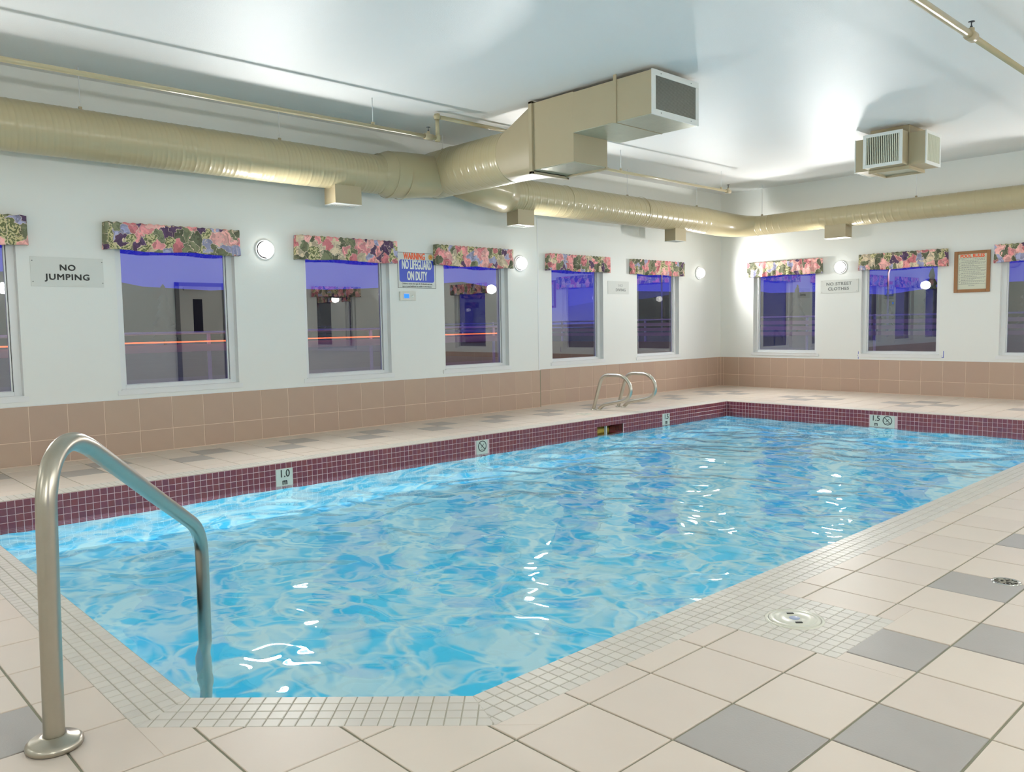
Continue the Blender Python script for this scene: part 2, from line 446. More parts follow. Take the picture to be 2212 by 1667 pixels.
# ================================================================== SETTING
# floor slab (grout bed) around the pool opening
floor = empty('floor', (4.7, -7.5, 0), 'deck floor of cream tiles with grey accent tiles around the pool', 'floor', kind='structure')
mb = MB()
def prism(mb, poly, z0, z1):
    n = len(poly)
    mb.add([(x, y, z0) for x, y in poly] + [(x, y, z1) for x, y in poly],
           [tuple(reversed(range(n))), tuple(range(n, 2 * n))] + [(i, (i + 1) % n, n + (i + 1) % n, n + i) for i in range(n)])
room_poly = [(0, FY), (RX, FY), (RX, 0), (0, 0)]
SKR = [(1.42, -5.30), (1.65, -5.30), (1.65, -4.80), (1.42, -4.80)]
for pc in subtract(room_poly, POOL):
    for p2_ in subtract(pc, SKR): prism(mb, p2_, -0.30, -0.0045)
prism(mb, SKR, -0.09, -0.0045)
mb.build('slab', M_FGROUT, floor)

grey = set()
for k in range(-3, 13): grey |= {(1, -1 + 3 * k), (2, 3 * k)}
for k in range(-2, 10):
    if 3 * k + 2 <= 26: grey.add((-19, 3 * k + 2 - 3 * 0))
    grey.add((-20, 3 * k))
for k in range(0, 6): grey |= {(-20 + 5 * k, 30), (-19 + 5 * k, 29), (-19 + 5 * k, 31), (-18 + 5 * k, 30)}
for k in range(0, 5): grey |= {(-4 - 3 * k, -6), (-5 - 3 * k, -7)}
grey -= {(-20, 27 + 3), (-20, 33)} - {(-20, 30)}
items = []; g = 0.0038
for i in range(-22, 11):
    for j in range(-15, 36):
        x0, y0 = OX + i * T + g, OY + j * T + g; x1, y1 = x0 + T - 2 * g, y0 + T - 2 * g
        xl = XW + 0.012 if y0 + T / 2 < STEP_Y else 0.012
        x0, x1 = max(x0, xl), min(x1, RX); y0, y1 = max(y0, FY), min(y1, -0.012)
        if x1 - x0 < 0.01 or y1 - y0 < 0.01: continue
        ps = subtract([(x0, y0), (x1, y0), (x1, y1), (x0, y1)], [(a - 0.0 if a < 4 else a, b) for a, b in COPE])
        ps = [q for p in ps for q in subtract(p, PATCH)]
        if not ps: continue
        jig = random.uniform(-0.0007, 0.0007)
        items.append((ps, (lambda x, y, h, jj=jig: (x, y, h + jj)), 0.006, ((x0 + x1) / 2, (y0 + y1) / 2, 0), T, 'g' if (i, j) in grey else 'c'))
tile_set(items, floor, 'floor_tile', {'c': M_FTILE, 'g': M_GTILE}, 300, 8, 'floor_tile_field')

# pool coping mosaic
cope = empty('pool_coping', (6.27, -9.0, 0), 'cream mosaic coping framing the pool edge', 'coping')
mb = MB()
for pc in subtract(COPE, POOL): prism(mb, pc, -0.0044, -0.0016)
prism(mb, PATCH, -0.0044, -0.0016)
mb.build('grout_bed', M_CGROUT, cope)
items = []; P_ = 0.0478
def strip(a, b, A, B):
    """a->b inner edge, A->B outer edge"""
    a, b, A, B = Vector(a), Vector(b), Vector(A), Vector(B)
    t = (b - a).normalized(); n = Vector((t.y, -t.x))
    quad = [tuple(A), tuple(B), tuple(b), tuple(a)]
    if area(quad) < 0: quad.reverse()
    s0 = min((v - a).dot(t) for v in (A, a)) ; s1 = max((v - a).dot(t) for v in (B, b))
    k0, k1 = math.floor(s0 / P_), math.ceil(s1 / P_)
    gg = 0.0021
    for k in range(k0, k1):
        for r in range(4):
            sq = []
            for (u, v) in ((k * P_ + gg, r * P_ + gg), ((k + 1) * P_ - gg, r * P_ + gg), ((k + 1) * P_ - gg, (r + 1) * P_ - gg), (k * P_ + gg, (r + 1) * P_ - gg)):
                q = a + t * u + n * v; sq.append((q.x, q.y))
            if area(sq) < 0: sq.reverse()
            c = inside_clip(sq, quad)
            if len(c) < 3 or area(c) < 1e-5: continue
            cx = sum(p[0] for p in c) / len(c); cy = sum(p[1] for p in c) / len(c)
            items.append(([c], (lambda x, y, h: (x, y, h + 0.0004)), 0.003, (cx, cy, 0), P_, 'c'))
nP = len(POOL)
for i in range(nP): strip(POOL[i], POOL[(i + 1) % nP], COPE[i], COPE[(i + 1) % nP])
for a in range(10):
    for b in range(10):
        x0 = 6.372 + a * 0.0475; y0 = -10.078 + b * 0.0487
        cx, cy = x0 + 0.0237, y0 + 0.0243
        ps = [[(x0 + 0.0016, y0 + 0.0016), (x0 + 0.0459, y0 + 0.0016), (x0 + 0.0459, y0 + 0.0471), (x0 + 0.0016, y0 + 0.0471)]]
        circ = [(6.568 + 0.106 * math.cos(2 * PI * k / 20), -9.835 + 0.106 * math.sin(2 * PI * k / 20)) for k in range(20)]
        ps = [q for p in ps for q in subtract(p, circ)]
        if ps: items.append((ps, (lambda x, y, h: (x, y, h + 0.0004)), 0.003, (cx, cy, 0), P_, 'c'))
tile_set(items, cope, 'mosaic_tile', {'c': M_COPE}, 300, 6, 'mosaic_tile_field')

# walls (with window openings)
WL = [(-12.10, -10.978), (-10.185, -9.048), (-8.28, -7.169), (-6.365, -5.277), (-4.33, -3.214), (-2.39, -1.267)]
WB = [(0.643, 1.79), (2.51, 3.66), (4.436, 5.57), (6.35, 7.48)]
WR = [(-2.75, -1.65), (-12.3, -11.2)]
WZ0, WZ1 = 0.60, 2.02
def wall_boxes(mb, a0, a1, opens, mk):
    """mk(a0,a1,z0,z1) adds a box"""
    cur = a0
    for o0, o1 in opens:
        if cur < o0: mk(cur, o0, -0.3, ZC)
        mk(o0, o1, -0.3, WZ0); mk(o0, o1, WZ1, ZC); cur = o1
    if cur < a1: mk(cur, a1, -0.3, ZC)
wl = empty('wall_left', (0, -7.5, 0), 'white left wall with windows and brown tiled wainscot', 'wall', kind='structure')
mb = MB()
wall_boxes(mb, FY, STEP_Y, WL[:4], lambda a, b, z0, z1: mb.box(-0.12, XW, a, b, z0, z1))
wall_boxes(mb, STEP_Y, 0.2, WL[4:], lambda a, b, z0, z1: mb.box(-0.12, 0.0, a, b, z0, z1))
mb.build('plaster', M_WALL, wl)
wb = empty('wall_back', (4.6, 0, 0), 'white end wall with windows and brown tiled wainscot', 'wall', kind='structure')
mb = MB(); wall_boxes(mb, 0.0, RX + 0.2, WB, lambda a, b, z0, z1: mb.box(a, b, 0.0, 0.16, z0, z1)); mb.build('plaster', M_WALL, wb)
wr = empty('wall_right', (RX, -7.5, 0), 'white right wall', 'wall', kind='structure')
mb = MB(); wall_boxes(mb, FY, 0.0, sorted(WR), lambda a, b, z0, z1: mb.box(RX, RX + 0.16, a, b, z0, z1)); mb.build('plaster', M_WALL, wr)
mb = MB(); mb.box(-0.12, RX + 0.16, FY - 0.16, FY, -0.3, ZC); tag(mb.build('wall_front', M_WALL), 'white front wall', 'wall', kind='structure')
mb = MB(); mb.box(-0.12, RX + 0.16, FY - 0.16, 0.2, ZC, ZC + 0.2); tag(mb.build('ceiling', M_CEIL), 'flat white stippled ceiling', 'ceiling', kind='structure')

# wall tiles
ZT, ZM = 0.5143, 0.209
def tile_rows(parent, x_of, joints, gmb):
    items = []
    for a0, a1 in zip(joints[:-1], joints[1:]):
        for z0, z1 in ((0.004, ZM), (ZM, ZT)):
            q = [(a0 + 0.003, z0 + 0.003), (a1 - 0.003, z0 + 0.003), (a1 - 0.003, z1 - 0.003), (a0 + 0.003, z1 - 0.003)]
            if a1 - a0 < 0.01: continue
            items.append(([q], x_of, 0.006, x_of((a0 + a1) / 2, (z0 + z1) / 2, 0), T, 'c'))
    tile_set(items, parent, 'wall_tile', {'c': M_WTILE}, 300, 4, 'wall_tile_field')
def joints(a0, a1, ref):
    k0 = math.ceil((a0 - ref) / T); js = [a0]; v = ref + k0 * T
    while v < a1 - 1e-4:
        if v > a0 + 1e-4: js.append(v)
        v += T
    return js + [a1]
gm = MB()
gm.box(XW - 0.001, XW + 0.006, FY, STEP_Y + 0.006, -0.004, ZT); gm.box(-0.001, 0.006, STEP_Y + 0.006, 0, -0.004, ZT); gm.box(0.006, XW + 0.004, STEP_Y, STEP_Y + 0.006, -0.004, ZT)
gm.build('grout', M_WGROUT, wl)
tile_rows(wl, lambda u, v, h: (XW + 0.0085 + h, u, v), joints(FY, STEP_Y + 0.008, -10.9552), None)
tile_rows(wl, lambda u, v, h: (0.0085 + h, u, v), joints(STEP_Y + 0.012, -0.012, -0.1177), None)
gm = MB(); gm.box(0.0, RX, -0.006, 0.001, -0.004, ZT); gm.build('grout', M_WGROUT, wb)
tile_rows(wb, lambda u, v, h: (u, -0.0085 - h, v), joints(0.012, RX, 0.0608), None)
# thin white caulk bead over the wainscot
for k, (nm, b) in enumerate((('trim_1', (XW, XW + 0.011, FY, STEP_Y)), ('trim_2', (0, 0.011, STEP_Y, 0)), ('trim_3', (0, RX, -0.011, 0)))):
    mb = MB(); mb.box(*b, ZT, ZT + 0.008); tag(mb.build(nm, M_TRIM), ('thin white bead over the tiles of the left wall', 'thin white bead over the tiles left of the corner', 'thin white bead over the tiles of the end wall')[k], 'trim', kind='structure')

mb = MB(); mb.box(XW, XW + 0.004, STEP_Y - 0.022, STEP_Y, ZT + 0.008, ZC); tag(mb.build('trim_4', M_TRIM), 'bright corner bead on the edge of the wall step', 'trim', kind='structure')
mb = MB(); mb.box(XW + 0.008, XW + 0.0095, STEP_Y - 0.006, STEP_Y + 0.006, 0, ZT); tag(mb.build('trim_5', M_FGROUT), 'dark vertical joint in the tiles at the wall step', 'trim', kind='structure')
# ---- windows
wlabel = ['window at the left picture edge', 'large left window right of the no jumping sign', 'left wall window with warning sign on its right', 'left wall window just before the wall step',
          'narrow looking window right of the wall step', 'left wall window nearest the room corner', 'end wall window nearest the corner', 'end wall window above the blue tape marks', 'end wall window at the right picture edge', 'end wall window beyond the picture edge', 'window of the right wall', 'rear window of the right wall']
def window(idx, org, A, Nn, a0, a1):
    """A: direction along wall, Nn: into the room"""
    A, Nn = Vector(A), Vector(Nn); org = Vector(org)
    W = lambda a, d, z: org + A * a + Nn * d + Vector((0, 0, z))
    c = W((a0 + a1) / 2, -0.09, WZ0)
    t = empty('window_%d' % (idx + 1), tuple(c), wlabel[idx] + ', white vinyl frame', 'window', kind='structure')
    def bx(mb, u0, u1, d0, d1, z0, z1):
        p, q = W(u0, d0, z0), W(u1, d1, z1); mb.box(p.x, q.x, p.y, q.y, p.z, q.z)
    fw, fb = 0.06, 0.042
    mb = MB()
    for (u0, u1, z0, z1) in ((a0, a0 + fw, WZ0, WZ1), (a1 - fw, a1, WZ0, WZ1), (a0 + fw, a1 - fw, WZ0, WZ0 + fb), (a0 + fw, a1 - fw, WZ1 - fb, WZ1)):
        bx(mb, u0, u1, -0.115, -0.065, z0, z1)
    s = 0.016
    for (u0, u1, z0, z1) in ((a0 + fw, a0 + fw + s, WZ0 + fb, WZ1 - fb), (a1 - fw - s, a1 - fw, WZ0 + fb, WZ1 - fb), (a0 + fw, a1 - fw, WZ0 + fb, WZ0 + fb + 0.006)):
        bx(mb, u0, u1, -0.112, -0.085, z0, z1)
    mb.build('window_frame', M_TRIM, t, bevel=0.003)
    mb = MB(); bx(mb, a0 + fw - .004, a1 - fw + .004, -0.1005, -0.0995, WZ0 + fb - .004, WZ1 - fb + .004)
    p = [W(a0 + fw, -0.1, WZ0 + fb), W(a1 - fw, -0.1, WZ0 + fb), W(a1 - fw, -0.1, WZ1 - fb), W(a0 + fw, -0.1, WZ1 - fb)]
    mb = MB(); mb.add(p, [(0, 1, 2, 3)]); mb.build('pane', M_GLASS, t)
    mb = MB(); bx(mb, a0 - 0.035, a1 + 0.035, -0.0, 0.010, WZ0 - 0.045, WZ0); bx(mb, a0, a1, -0.07, 0.014, WZ0 - 0.002, WZ0 + 0.008)
    mb.build('window_sill', M_TRIM, t, bevel=0.002)
    mb = MB(); bx(mb, a1 - fw - .004, a1 - fw + .001, -0.112, -0.084, WZ0 + fb, WZ1 - fb); mb.build('gasket', M_DARK, t)
    return t
for i, (a, b) in enumerate(WL): window(i, (XW if i < 4 else 0, 0, 0), (0, 1, 0), (1, 0, 0), a, b)
for i, (a, b) in enumerate(WB): window(6 + i, (0, 0, 0), (1, 0, 0), (0, -1, 0), a, b)
for i, (a, b) in enumerate(WR): window(10 + i, (RX, 0, 0), (0, 1, 0), (-1, 0, 0), a, b)

# ---- valances
def valance(org, A, Nn, a0, a1, label, z0=1.885, z1=2.132, dep=0.078, seed=0):
    rnd = random.Random(seed); A, Nn, org = Vector(A), Vector(Nn), Vector(org)
    Lw = a1 - a0; path = []
    for k in range(5): path.append((a0, 0.002 + dep * k / 5, 0.0))
    nseg = 150
    ph = [rnd.uniform(0, 6.28) for _ in range(6)]; fr = [rnd.uniform(14, 22), rnd.uniform(30, 44), rnd.uniform(55, 75)]
    for k in range(nseg + 1):
        u = k / nseg * Lw
        path.append((a0 + u, dep, 1.0))
    for k in range(4, -1, -1): path.append((a1, 0.002 + dep * k / 5, 0.0))
    nz_ = 12; vs = []; uvs = []; s = 0; prev = None
    for i, (a, d, wv) in enumerate(path):
        if prev: s += math.hypot(a - prev[0], d - prev[1])
        prev = (a, d); u = a - a0
        wav = 0.45 * math.sin(fr[0] * u + ph[0]) + 0.35 * math.sin(fr[1] * u + ph[1]) + 0.3 * math.sin(fr[2] * u + ph[2])
        for j in range(nz_ + 1):
            v = j / nz_; amp = 0.006 + 0.013 * (1 - v)
            if 0.80 < v < 0.92: amp *= 0.3
            zz = z0 + (z1 - z0) * v + (1 - v) * 0.007 * math.sin(fr[0] * 0.5 * u + ph[3]) + (0.004 * math.sin(fr[2] * 1.3 * u + ph[4]) if v == 1 else 0)
            fl = 1 + 0.02 * (1 - v)
            p = org + A * (a + (0.010 * (1 - v)) * (-1 if i < 5 else (1 if i > nseg + 5 else 0))) + Nn * (d * fl + wv * amp * wav * 1.3) + Vector((0, 0, zz))
            vs.append(p); uvs.append((s * 1.12, zz))
    m = nz_ + 1; fs = []
    for i in range(len(path) - 1):
        for j in range(nz_): fs.append((i * m + j, (i + 1) * m + j, (i + 1) * m + j + 1, i * m + j + 1))
    c = org + A * ((a0 + a1) / 2) + Vector((0, 0, z1))
    t = empty('window_valance', tuple(c), label, 'valance', 'floral valances over the windows')
    me = bpy.data.meshes.new('pleated_cloth'); me.from_pydata([tuple(v - c) for v in vs], [], fs)
    ul = me.uv_layers.new(name='UVMap')
    for lp in me.loops: ul.data[lp.index].uv = uvs[lp.vertex_index]
    for p in me.polygons: p.use_smooth = True
    me.materials.append(M_FAB); o = link(bpy.data.objects.new('pleated_cloth', me), t)
    md = o.modifiers.new('t', 'SOLIDIFY'); md.thickness = 0.003; md.offset = -1
    mb = MB(); p0 = org + A * (a0 + .01) + Nn * (dep * .6) + Vector((0, 0, z1 - .03)); p1 = org + A * (a1 - .01) + Nn * (dep * .6) + Vector((0, 0, z1 - .03))
    mb.tube([p0, p1], 0.006, 8); mb.build('curtain_rod', M_TRIM, t)
    return t
VL = [((-12.2, -10.90), 'floral valance cut by the left picture edge'), ((-10.28, -9.015), 'floral valance over the large window right of the no jumping sign'), ((-8.38, -7.10), 'floral valance touching the warning sign on its right'),
      ((-6.515, -5.24), 'floral valance between the warning sign and a round wall lamp'), ((-4.45, -3.13), 'floral valance just right of the wall step'), ((-2.575, -1.20), 'floral valance on the left wall nearest the corner')]
for i, ((a, b), lb) in enumerate(VL): valance((XW if i < 4 else 0, 0, 0), (0, 1, 0), (1, 0, 0), a, b, lb, seed=i + 1, z0=1.88 if i < 4 else 1.898)
VB = [((0.56, 1.875), 'light floral valance on the end wall nearest the corner'), ((2.49, 3.755), 'floral valance between the street clothes sign and the pool rules'), ((4.37, 5.65), 'floral valance cut by the right picture edge'), ((6.28, 7.55), 'floral valance on the end wall beyond the picture edge')]
for i, ((a, b), lb) in enumerate(VB): valance((0, 0, 0), (1, 0, 0), (0, -1, 0), a, b, lb, seed=i + 11, z0=1.888)
valance((RX, 0, 0), (0, 1, 0), (-1, 0, 0), -2.85, -1.55, 'floral valance on the right wall, seen only in reflections', seed=31)

# ---- wall lamps
def lamp(p, n, label, watt=LAMP_W):
    p, n = Vector(p), Vector(n)
    t = empty('wall_lamp', tuple(p), label, 'lamp', 'round white globe lamps on the walls')
    mb = MB(); mb.lathe(p, n, [(0, 0), (0.104, 0), (0.107, 0.006), (0.105, 0.014), (0.098, 0.018), (0.09, 0.016)], 28); mb.build('base_pan', M_TRIM, t)
    prof = [(0.078, 0.016)]
    for k in range(1, 9):
        a = PI / 2 * k / 8; prof.append((0.086 * math.cos(a) if k < 8 else 0.0, 0.035 + 0.078 * math.sin(a)))
    mb = MB(); mb.lathe(p, n, prof, 36); mb.build('globe', M_GLOBE, t)
    ld = bpy.data.lights.new('bulb', 'SPOT'); ld.spot_size = math.radians(174); ld.spot_blend = 0.62; ld.energy = watt; ld.color = (1.0, 0.985, 0.95); ld.shadow_soft_size = 0.10
    lo = bpy.data.objects.new('bulb', ld); lo.location = n * 0.115; lo.rotation_euler = (-n).to_track_quat('Z', 'Y').to_euler(); link(lo, t)
    return t
for y, lb in ((-12.36, 'globe lamp on the left wall outside the picture'), (-8.72, 'globe lamp right of the large left window, nearest in view'), (-5.06, 'globe lamp on the left wall just before the wall step')):
    lamp((XW, y, 1.962), (1, 0, 0), lb)
lamp((0, -0.69, 1.975), (1, 0, 0), 'globe lamp on the left wall beside the room corner', LAMP_W * 0.6)
lamp((2.18, 0, 1.965), (0, -1, 0), 'globe lamp above the no street clothes sign')
lamp((6.0, 0, 1.965), (0, -1, 0), 'globe lamp on the end wall outside the picture')
for y, nm in ((-0.9, 'beside the end wall, added for fill'), (-3.4, 'before the door'), (-7.3, 'behind the door'), (-9.2, 'in the middle, added for fill'), (-10.7, 'before the rear window, added for fill'), (-13.4, 'at the rear corner, added for fill')):  # pair by the door mirrors in the windows, the rest added as fill
    lamp((RX, y, 1.965), (-1, 0, 0), 'globe lamp on the right wall %s, outside the picture' % nm, LAMP_REAR_W)
for x, nm in ((1.2, 'left'), (3.6, 'inner left'), (6.0, 'inner right'), (8.2, 'right')): lamp((x, FY, 1.965), (0, 1, 0), 'added fill lamp on the front wall behind the viewpoint, %s one' % nm, FILL_FRONT_W)  # unseen lamps added as fill from the camera side

# ---- door on the right wall (seen in the window reflections)
d = empty('door_1', (RX, -5.6, 0), 'pale door with grey frame on the right wall', 'door', kind='structure')
mb = MB(); mb.box(RX - 0.05, RX, -6.06, -5.98, 0, 2.15); mb.box(RX - 0.05, RX, -5.06, -4.98, 0, 2.15); mb.box(RX - 0.05, RX, -6.06, -4.98, 2.07, 2.15); mb.build('door_frame', M_GREY, d)
mb = MB(); mb.box(RX - 0.045, RX, -5.98, -5.06, 0.01, 2.07); mb.build('door_leaf', M_DOOR, d)
mb = MB(); mb.box(RX - 0.05, RX - 0.044, -5.7, -5.5, 1.1, 1.8); mb.build('vision_pane', M_DARK, d)
mb = MB(); mb.box(RX - 0.11, RX - 0.045, -5.9, -5.4, 1.98, 2.05); mb.build('door_closer', M_STEEL2, d)

# ================================================================== POOL
pool = empty('swimming_pool', (3.9, -7.1, -0.9), 'sunken swimming pool with a cut corner and maroon mosaic waterline', 'pool')
SK = (-5.30, -4.80, -0.098, -0.245)
mb = MB()
def zb(y): return -1.05 - 0.5 * min(1, max(0, (y + 11.76) / 6))
pv = POOL
for i in range(nP):
    (x0, y0), (x1, y1) = pv[i], pv[(i + 1) % nP]
    if i == 4:   # left wall, with the skimmer hole
        ys = [y1, SK[0], SK[1], y0]
        for ya, yb in zip(ys[:-1], ys[1:]):
            segs = [(-0.004, -1.7)] if (ya, yb) != (SK[0], SK[1]) else [(-0.004, SK[2]), (SK[3], -1.7)]
            for za, zb_ in segs: mb.add([(x0, ya, zb_), (x0, yb, zb_), (x0, yb, za), (x0, ya, za)], [(0, 1, 2, 3)])
    else:
        mb.add([(x0, y0, -1.7), (x1, y1, -1.7), (x1, y1, -0.004), (x0, y0, -0.004)], [(0, 1, 2, 3)])
n_ = 12
for k in range(n_):
    ya = -11.76 + 9.32 * k / n_; yb = -11.76 + 9.32 * (k + 1) / n_
    mb.add([(1.65, ya, zb(ya)), (6.18, ya, zb(ya)), (6.18, yb, zb(yb)), (1.65, yb, zb(yb))], [(0, 1, 2, 3)])
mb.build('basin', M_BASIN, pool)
# maroon mosaic band
Q = 0.0498
items = []
marks_l = [(-9.468, -9.312), (-7.21, -7.056), (-3.985, -3.83)]
marks_b = [(3.712, 4.012)]
gm = MB()
for ya, yb in ((-11.76, SK[0]), (SK[1], -2.44)): gm.box(1.645, 1.6525, ya, yb, -0.35, -0.004)
gm.box(1.645, 1.6525, SK[0], SK[1], SK[2], -0.004); gm.box(1.645, 1.6525, SK[0], SK[1], -0.35, SK[3])
gm.box(1.65, 6.18, -2.4425, -2.435, -0.35, -0.004)
gm.box(6.1775, 6.185, -11.13, -2.44, -0.35, -0.004)
gm.build('mosaic_grout_bed', M_MGROUT, pool)
def mosaic(a0, a1, place, holes, rows=7):
    k = 0; a = a0
    while a < a1 - 0.01:
        b = min(a + Q, a1)
        for r in range(rows):
            z1 = -0.004 - r * Q; z0 = z1 - Q
            c = (a + b) / 2; zc = (z0 + z1) / 2; bad = False
            for h0, h1, hz0, hz1 in holes:
                if h0 < c < h1 and hz0 < zc < hz1: bad = True
            if not bad:
                q = [(a + 0.0022, z0 + 0.0022), (b - 0.0022, z0 + 0.0022), (b - 0.0022, z1 - 0.0022), (a + 0.0022, z1 - 0.0022)]
                items.append(([q], place, 0.003, place(c, zc, 0), Q * (1.0 if r < 4 else 0.3), 'm'))
        a = b
mosaic(-11.76, -2.44, lambda u, v, h: (1.655 + h, u, v), [(a - .01, b + .01, -0.205, -0.05) for a, b in marks_l] + [(SK[0], SK[1], SK[3], SK[2])])
mosaic(1.655, 6.18, lambda u, v, h: (u, -2.445 - h, v), [(a - .01, b + .01, -0.205, -0.05) for a, b in marks_b])
mosaic(-11.13, -2.44, lambda u, v, h: (6.175 - h, u, v), [], rows=6)
tile_set(items, pool, 'maroon_tile', {'m': M_MOS}, 300, 4, 'maroon_tile_field')
# skimmer mouth
mb = MB(); x0 = 1.65; x1 = 1.43
a, b, zl, zh = SK[0], SK[1], SK[3], SK[2]
mb.add([(x0, a, zl), (x1, a, zl), (x1, a, zh), (x0, a, zh)], [(0, 1, 2, 3)]); mb.add([(x0, b, zl), (x1, b, zl), (x1, b, zh), (x0, b, zh)], [(3, 2, 1, 0)])
mb.add([(x1, a, zl), (x1, b, zl), (x1, b, zh), (x1, a, zh)], [(0, 1, 2, 3)]); mb.add([(x0, a, zh), (x1, a, zh), (x1, b, zh), (x0, b, zh)], [(0, 1, 2, 3)]); mb.add([(x0, a, zl), (x0, b, zl), (x1, b, zl), (x1, a, zl)], [(0, 1, 2, 3)])
sk = mb.build('skimmer_mouth', M_SKIM, pool); sk['label'] = 'dark opening of the skimmer below the ladder'
mb = MB(); mb.box(1.615, 1.645, -5.115, -5.098, zl, zh); mb.build('divider_post', M_PLAST, sk)
mb = MB()
for r in range(3):
    for c_ in range(4):
        x = 1.64 - c_ * 0.05
        mb.box(x - .048, x - .002, b - .006, b - .001, zh - .048 * (r + 1) + .002, zh - .048 * r - .002)
o = mb.build('inner_mosaic', M_MOS, sk); o['kind'] = 'stuff'
# depth markers
def marker(place_o, right, a0, a1, kind):
    c = (a0 + a1) / 2; up = (0, 0, 1); right = Vector(right); nn = right.cross(Vector(up)); O = Vector(place_o)
    W = lambda a, dd, z: O + right * a + nn * dd + Vector((0, 0, z))
    p, q = W(a0, 0.0, -0.208), W(a1, 0.009, -0.054)
    mb = MB(); mb.box(p.x, q.x, p.y, q.y, p.z, q.z); t = mb.build('depth_marker', M_MARK, pool, bevel=0.001)
    t['label'] = {'1.0': 'white depth tile reading 1.0 m', '1.5': 'white depth tile reading 1.5 m', 'nd': 'white no diving symbol tile', '1.5nd': 'wide white tile reading 1.5 m with a no diving symbol'}[kind]
    def sym(cc):
        m2 = MB(); zc = -0.117; r1, r2 = 0.058, 0.049; n = 32
        vs = [W(cc + rr * math.cos(2 * PI * k / n), hh, zc + rr * math.sin(2 * PI * k / n)) for hh in (0.0112,) for rr in (r1, r2) for k in range(n)]
        m2.add(vs, [(k, (k + 1) % n, n + (k + 1) % n, n + k) for k in range(n)])
        def bar(u0, z0, u1, z1, wd):
            dx, dz = u1 - u0, z1 - z0; l = math.hypot(dx, dz); nx, nz2 = -dz / l * wd, dx / l * wd
            m2.add([W(cc + u0 + nx, 0.0113, zc + z0 + nz2), W(cc + u1 + nx, 0.0113, zc + z1 + nz2), W(cc + u1 - nx, 0.0113, zc + z1 - nz2), W(cc + u0 - nx, 0.0113, zc + z0 - nz2)], [(3, 2, 1, 0)])
        bar(-0.037, 0.037, 0.037, -0.037, 0.004); bar(-0.018, -0.016, 0.024, 0.024, 0.0028); bar(0.0, 0.004, -0.012, 0.006, 0.003)
        bar(-0.022, -0.034, 0.022, -0.034, 0.0018)
        m2.build('no_diving_symbol', M_BLACK, t)
    if kind in ('1.0', '1.5'):
        text('number', kind, W(c, 0.0095, -0.098), right, up, 0.092, M_BLACK, t, sx=0.9, bold=0.0008)
        text('unit_letter', 'm', W(c, 0.0095, -0.168), right, up, 0.075, M_BLACK, t, sx=0.85, bold=0.002)
    elif kind == 'nd': sym(c)
    else:
        text('number', '1.5', W(a0 + 0.072, 0.0095, -0.098), right, up, 0.092, M_BLACK, t, sx=0.95, bold=0.0008)
        text('unit_letter', 'm', W(a0 + 0.075, 0.0095, -0.168), right, up, 0.07, M_BLACK, t, sx=0.85, bold=0.001)
        sym(a1 - 0.085)
marker((1.65, 0, 0), (0, 1, 0), -9.468, -9.312, '1.0'); marker((1.65, 0, 0), (0, 1, 0), -7.21, -7.056, 'nd'); marker((1.65, 0, 0), (0, 1, 0), -3.985, -3.83, '1.5')
marker((0, -2.44, 0), (1, 0, 0), 3.712, 4.012, '1.5nd')
# underwater lamps
for k, (p, n) in enumerate((((6.17, -9.4, -0.62), (-1, 0, 0)), ((6.17, -6.6, -0.72), (-1, 0, 0)), ((6.17, -3.8, -0.78), (-1, 0, 0)), ((3.6, -11.74, -0.6), (0, 1, 0)))):
    l_ = None
    mb = MB(); mb.lathe(p, n, [(0.14, 0), (0.14, 0.02), (0.115, 0.022)], 20); l_ = mb.build('pool_lamp_ring', M_CHROME, pool)
    mb = MB(); mb.lathe(p, n, [(0.115, 0.018), (0.08, 0.03), (0, 0.034)], 16); mb.build('pool_lamp_lens', M_PLAMP, l_)

# water surface
nx, ny = 300, 620
me = bpy.data.meshes.new('pool_water'); vs = []; fs = []
X0, X1, Y0, Y1 = 1.652, 6.178, -11.758, -2.442
from mathutils import noise as mn
def wave(x, y):
    q = mn.noise(Vector((x * 0.8, y * 0.8, 7.7))) * 0.8; p = mn.noise(Vector((x * 0.7, y * 0.9, 17.7))) * 0.8
    a = mn.noise(Vector((x * 1.4 + 0.35 * y, y * 1.6, 0.3))) * 0.010
    b = mn.noise(Vector((x * 3.3 + q, y * 3.9 + p, 1.7))) * 0.0085
    c = (1 - abs(mn.noise(Vector((x * 2.6 + p, y * 3.0 + q, 4.2)))) * 2) * 0.0060
    d = mn.noise(Vector((x * 6.5 + q * 2, y * 7.5 - p, 9.1))) * 0.0034
    g = (1 - abs(mn.noise(Vector((x * 5.2 - q * 2, y * 6.0 + p, 29.1)))) * 2) * 0.0026
    h = mn.noise(Vector((x * 13.0 + p * 3, y * 15.0 - q * 3, 19.1))) * 0.0011
    return 1.35 * a + 1.05 * b + 1.15 * c + 0.65 * d + 0.35 * g + 0.5 * h - 0.004
for j in range(ny + 1):
    for i in range(nx + 1):
        x = X0 + (X1 - X0) * i / nx; y = Y0 + (Y1 - Y0) * j / ny
        e_ = min(x - X0, X1 - x, y - Y0, Y1 - y, 0.25) / 0.25
        vs.append((x - 3.9, y + 7.1, wave(x, y) * (0.35 + 0.65 * e_)))
for j in range(ny):
    for i in range(nx):
        x = X0 + (X1 - X0) * (i + .5) / nx; y = Y0 + (Y1 - Y0) * (j + .5) / ny
        if (x - 5.56) * 0.63 - (y + 11.76) * 0.62 > 0.02: continue
        a = j * (nx + 1) + i; fs.append((a, a + 1, a + nx + 2, a + nx + 1))
me.from_pydata(vs, [], fs); me.polygons.foreach_set('use_smooth', [True] * len(fs)); me.update(); me.materials.append(M_WATER)
wat = bpy.data.objects.new('pool_water', me); wat.location = (3.9, -7.1, WATER_Z); C.objects.link(wat)
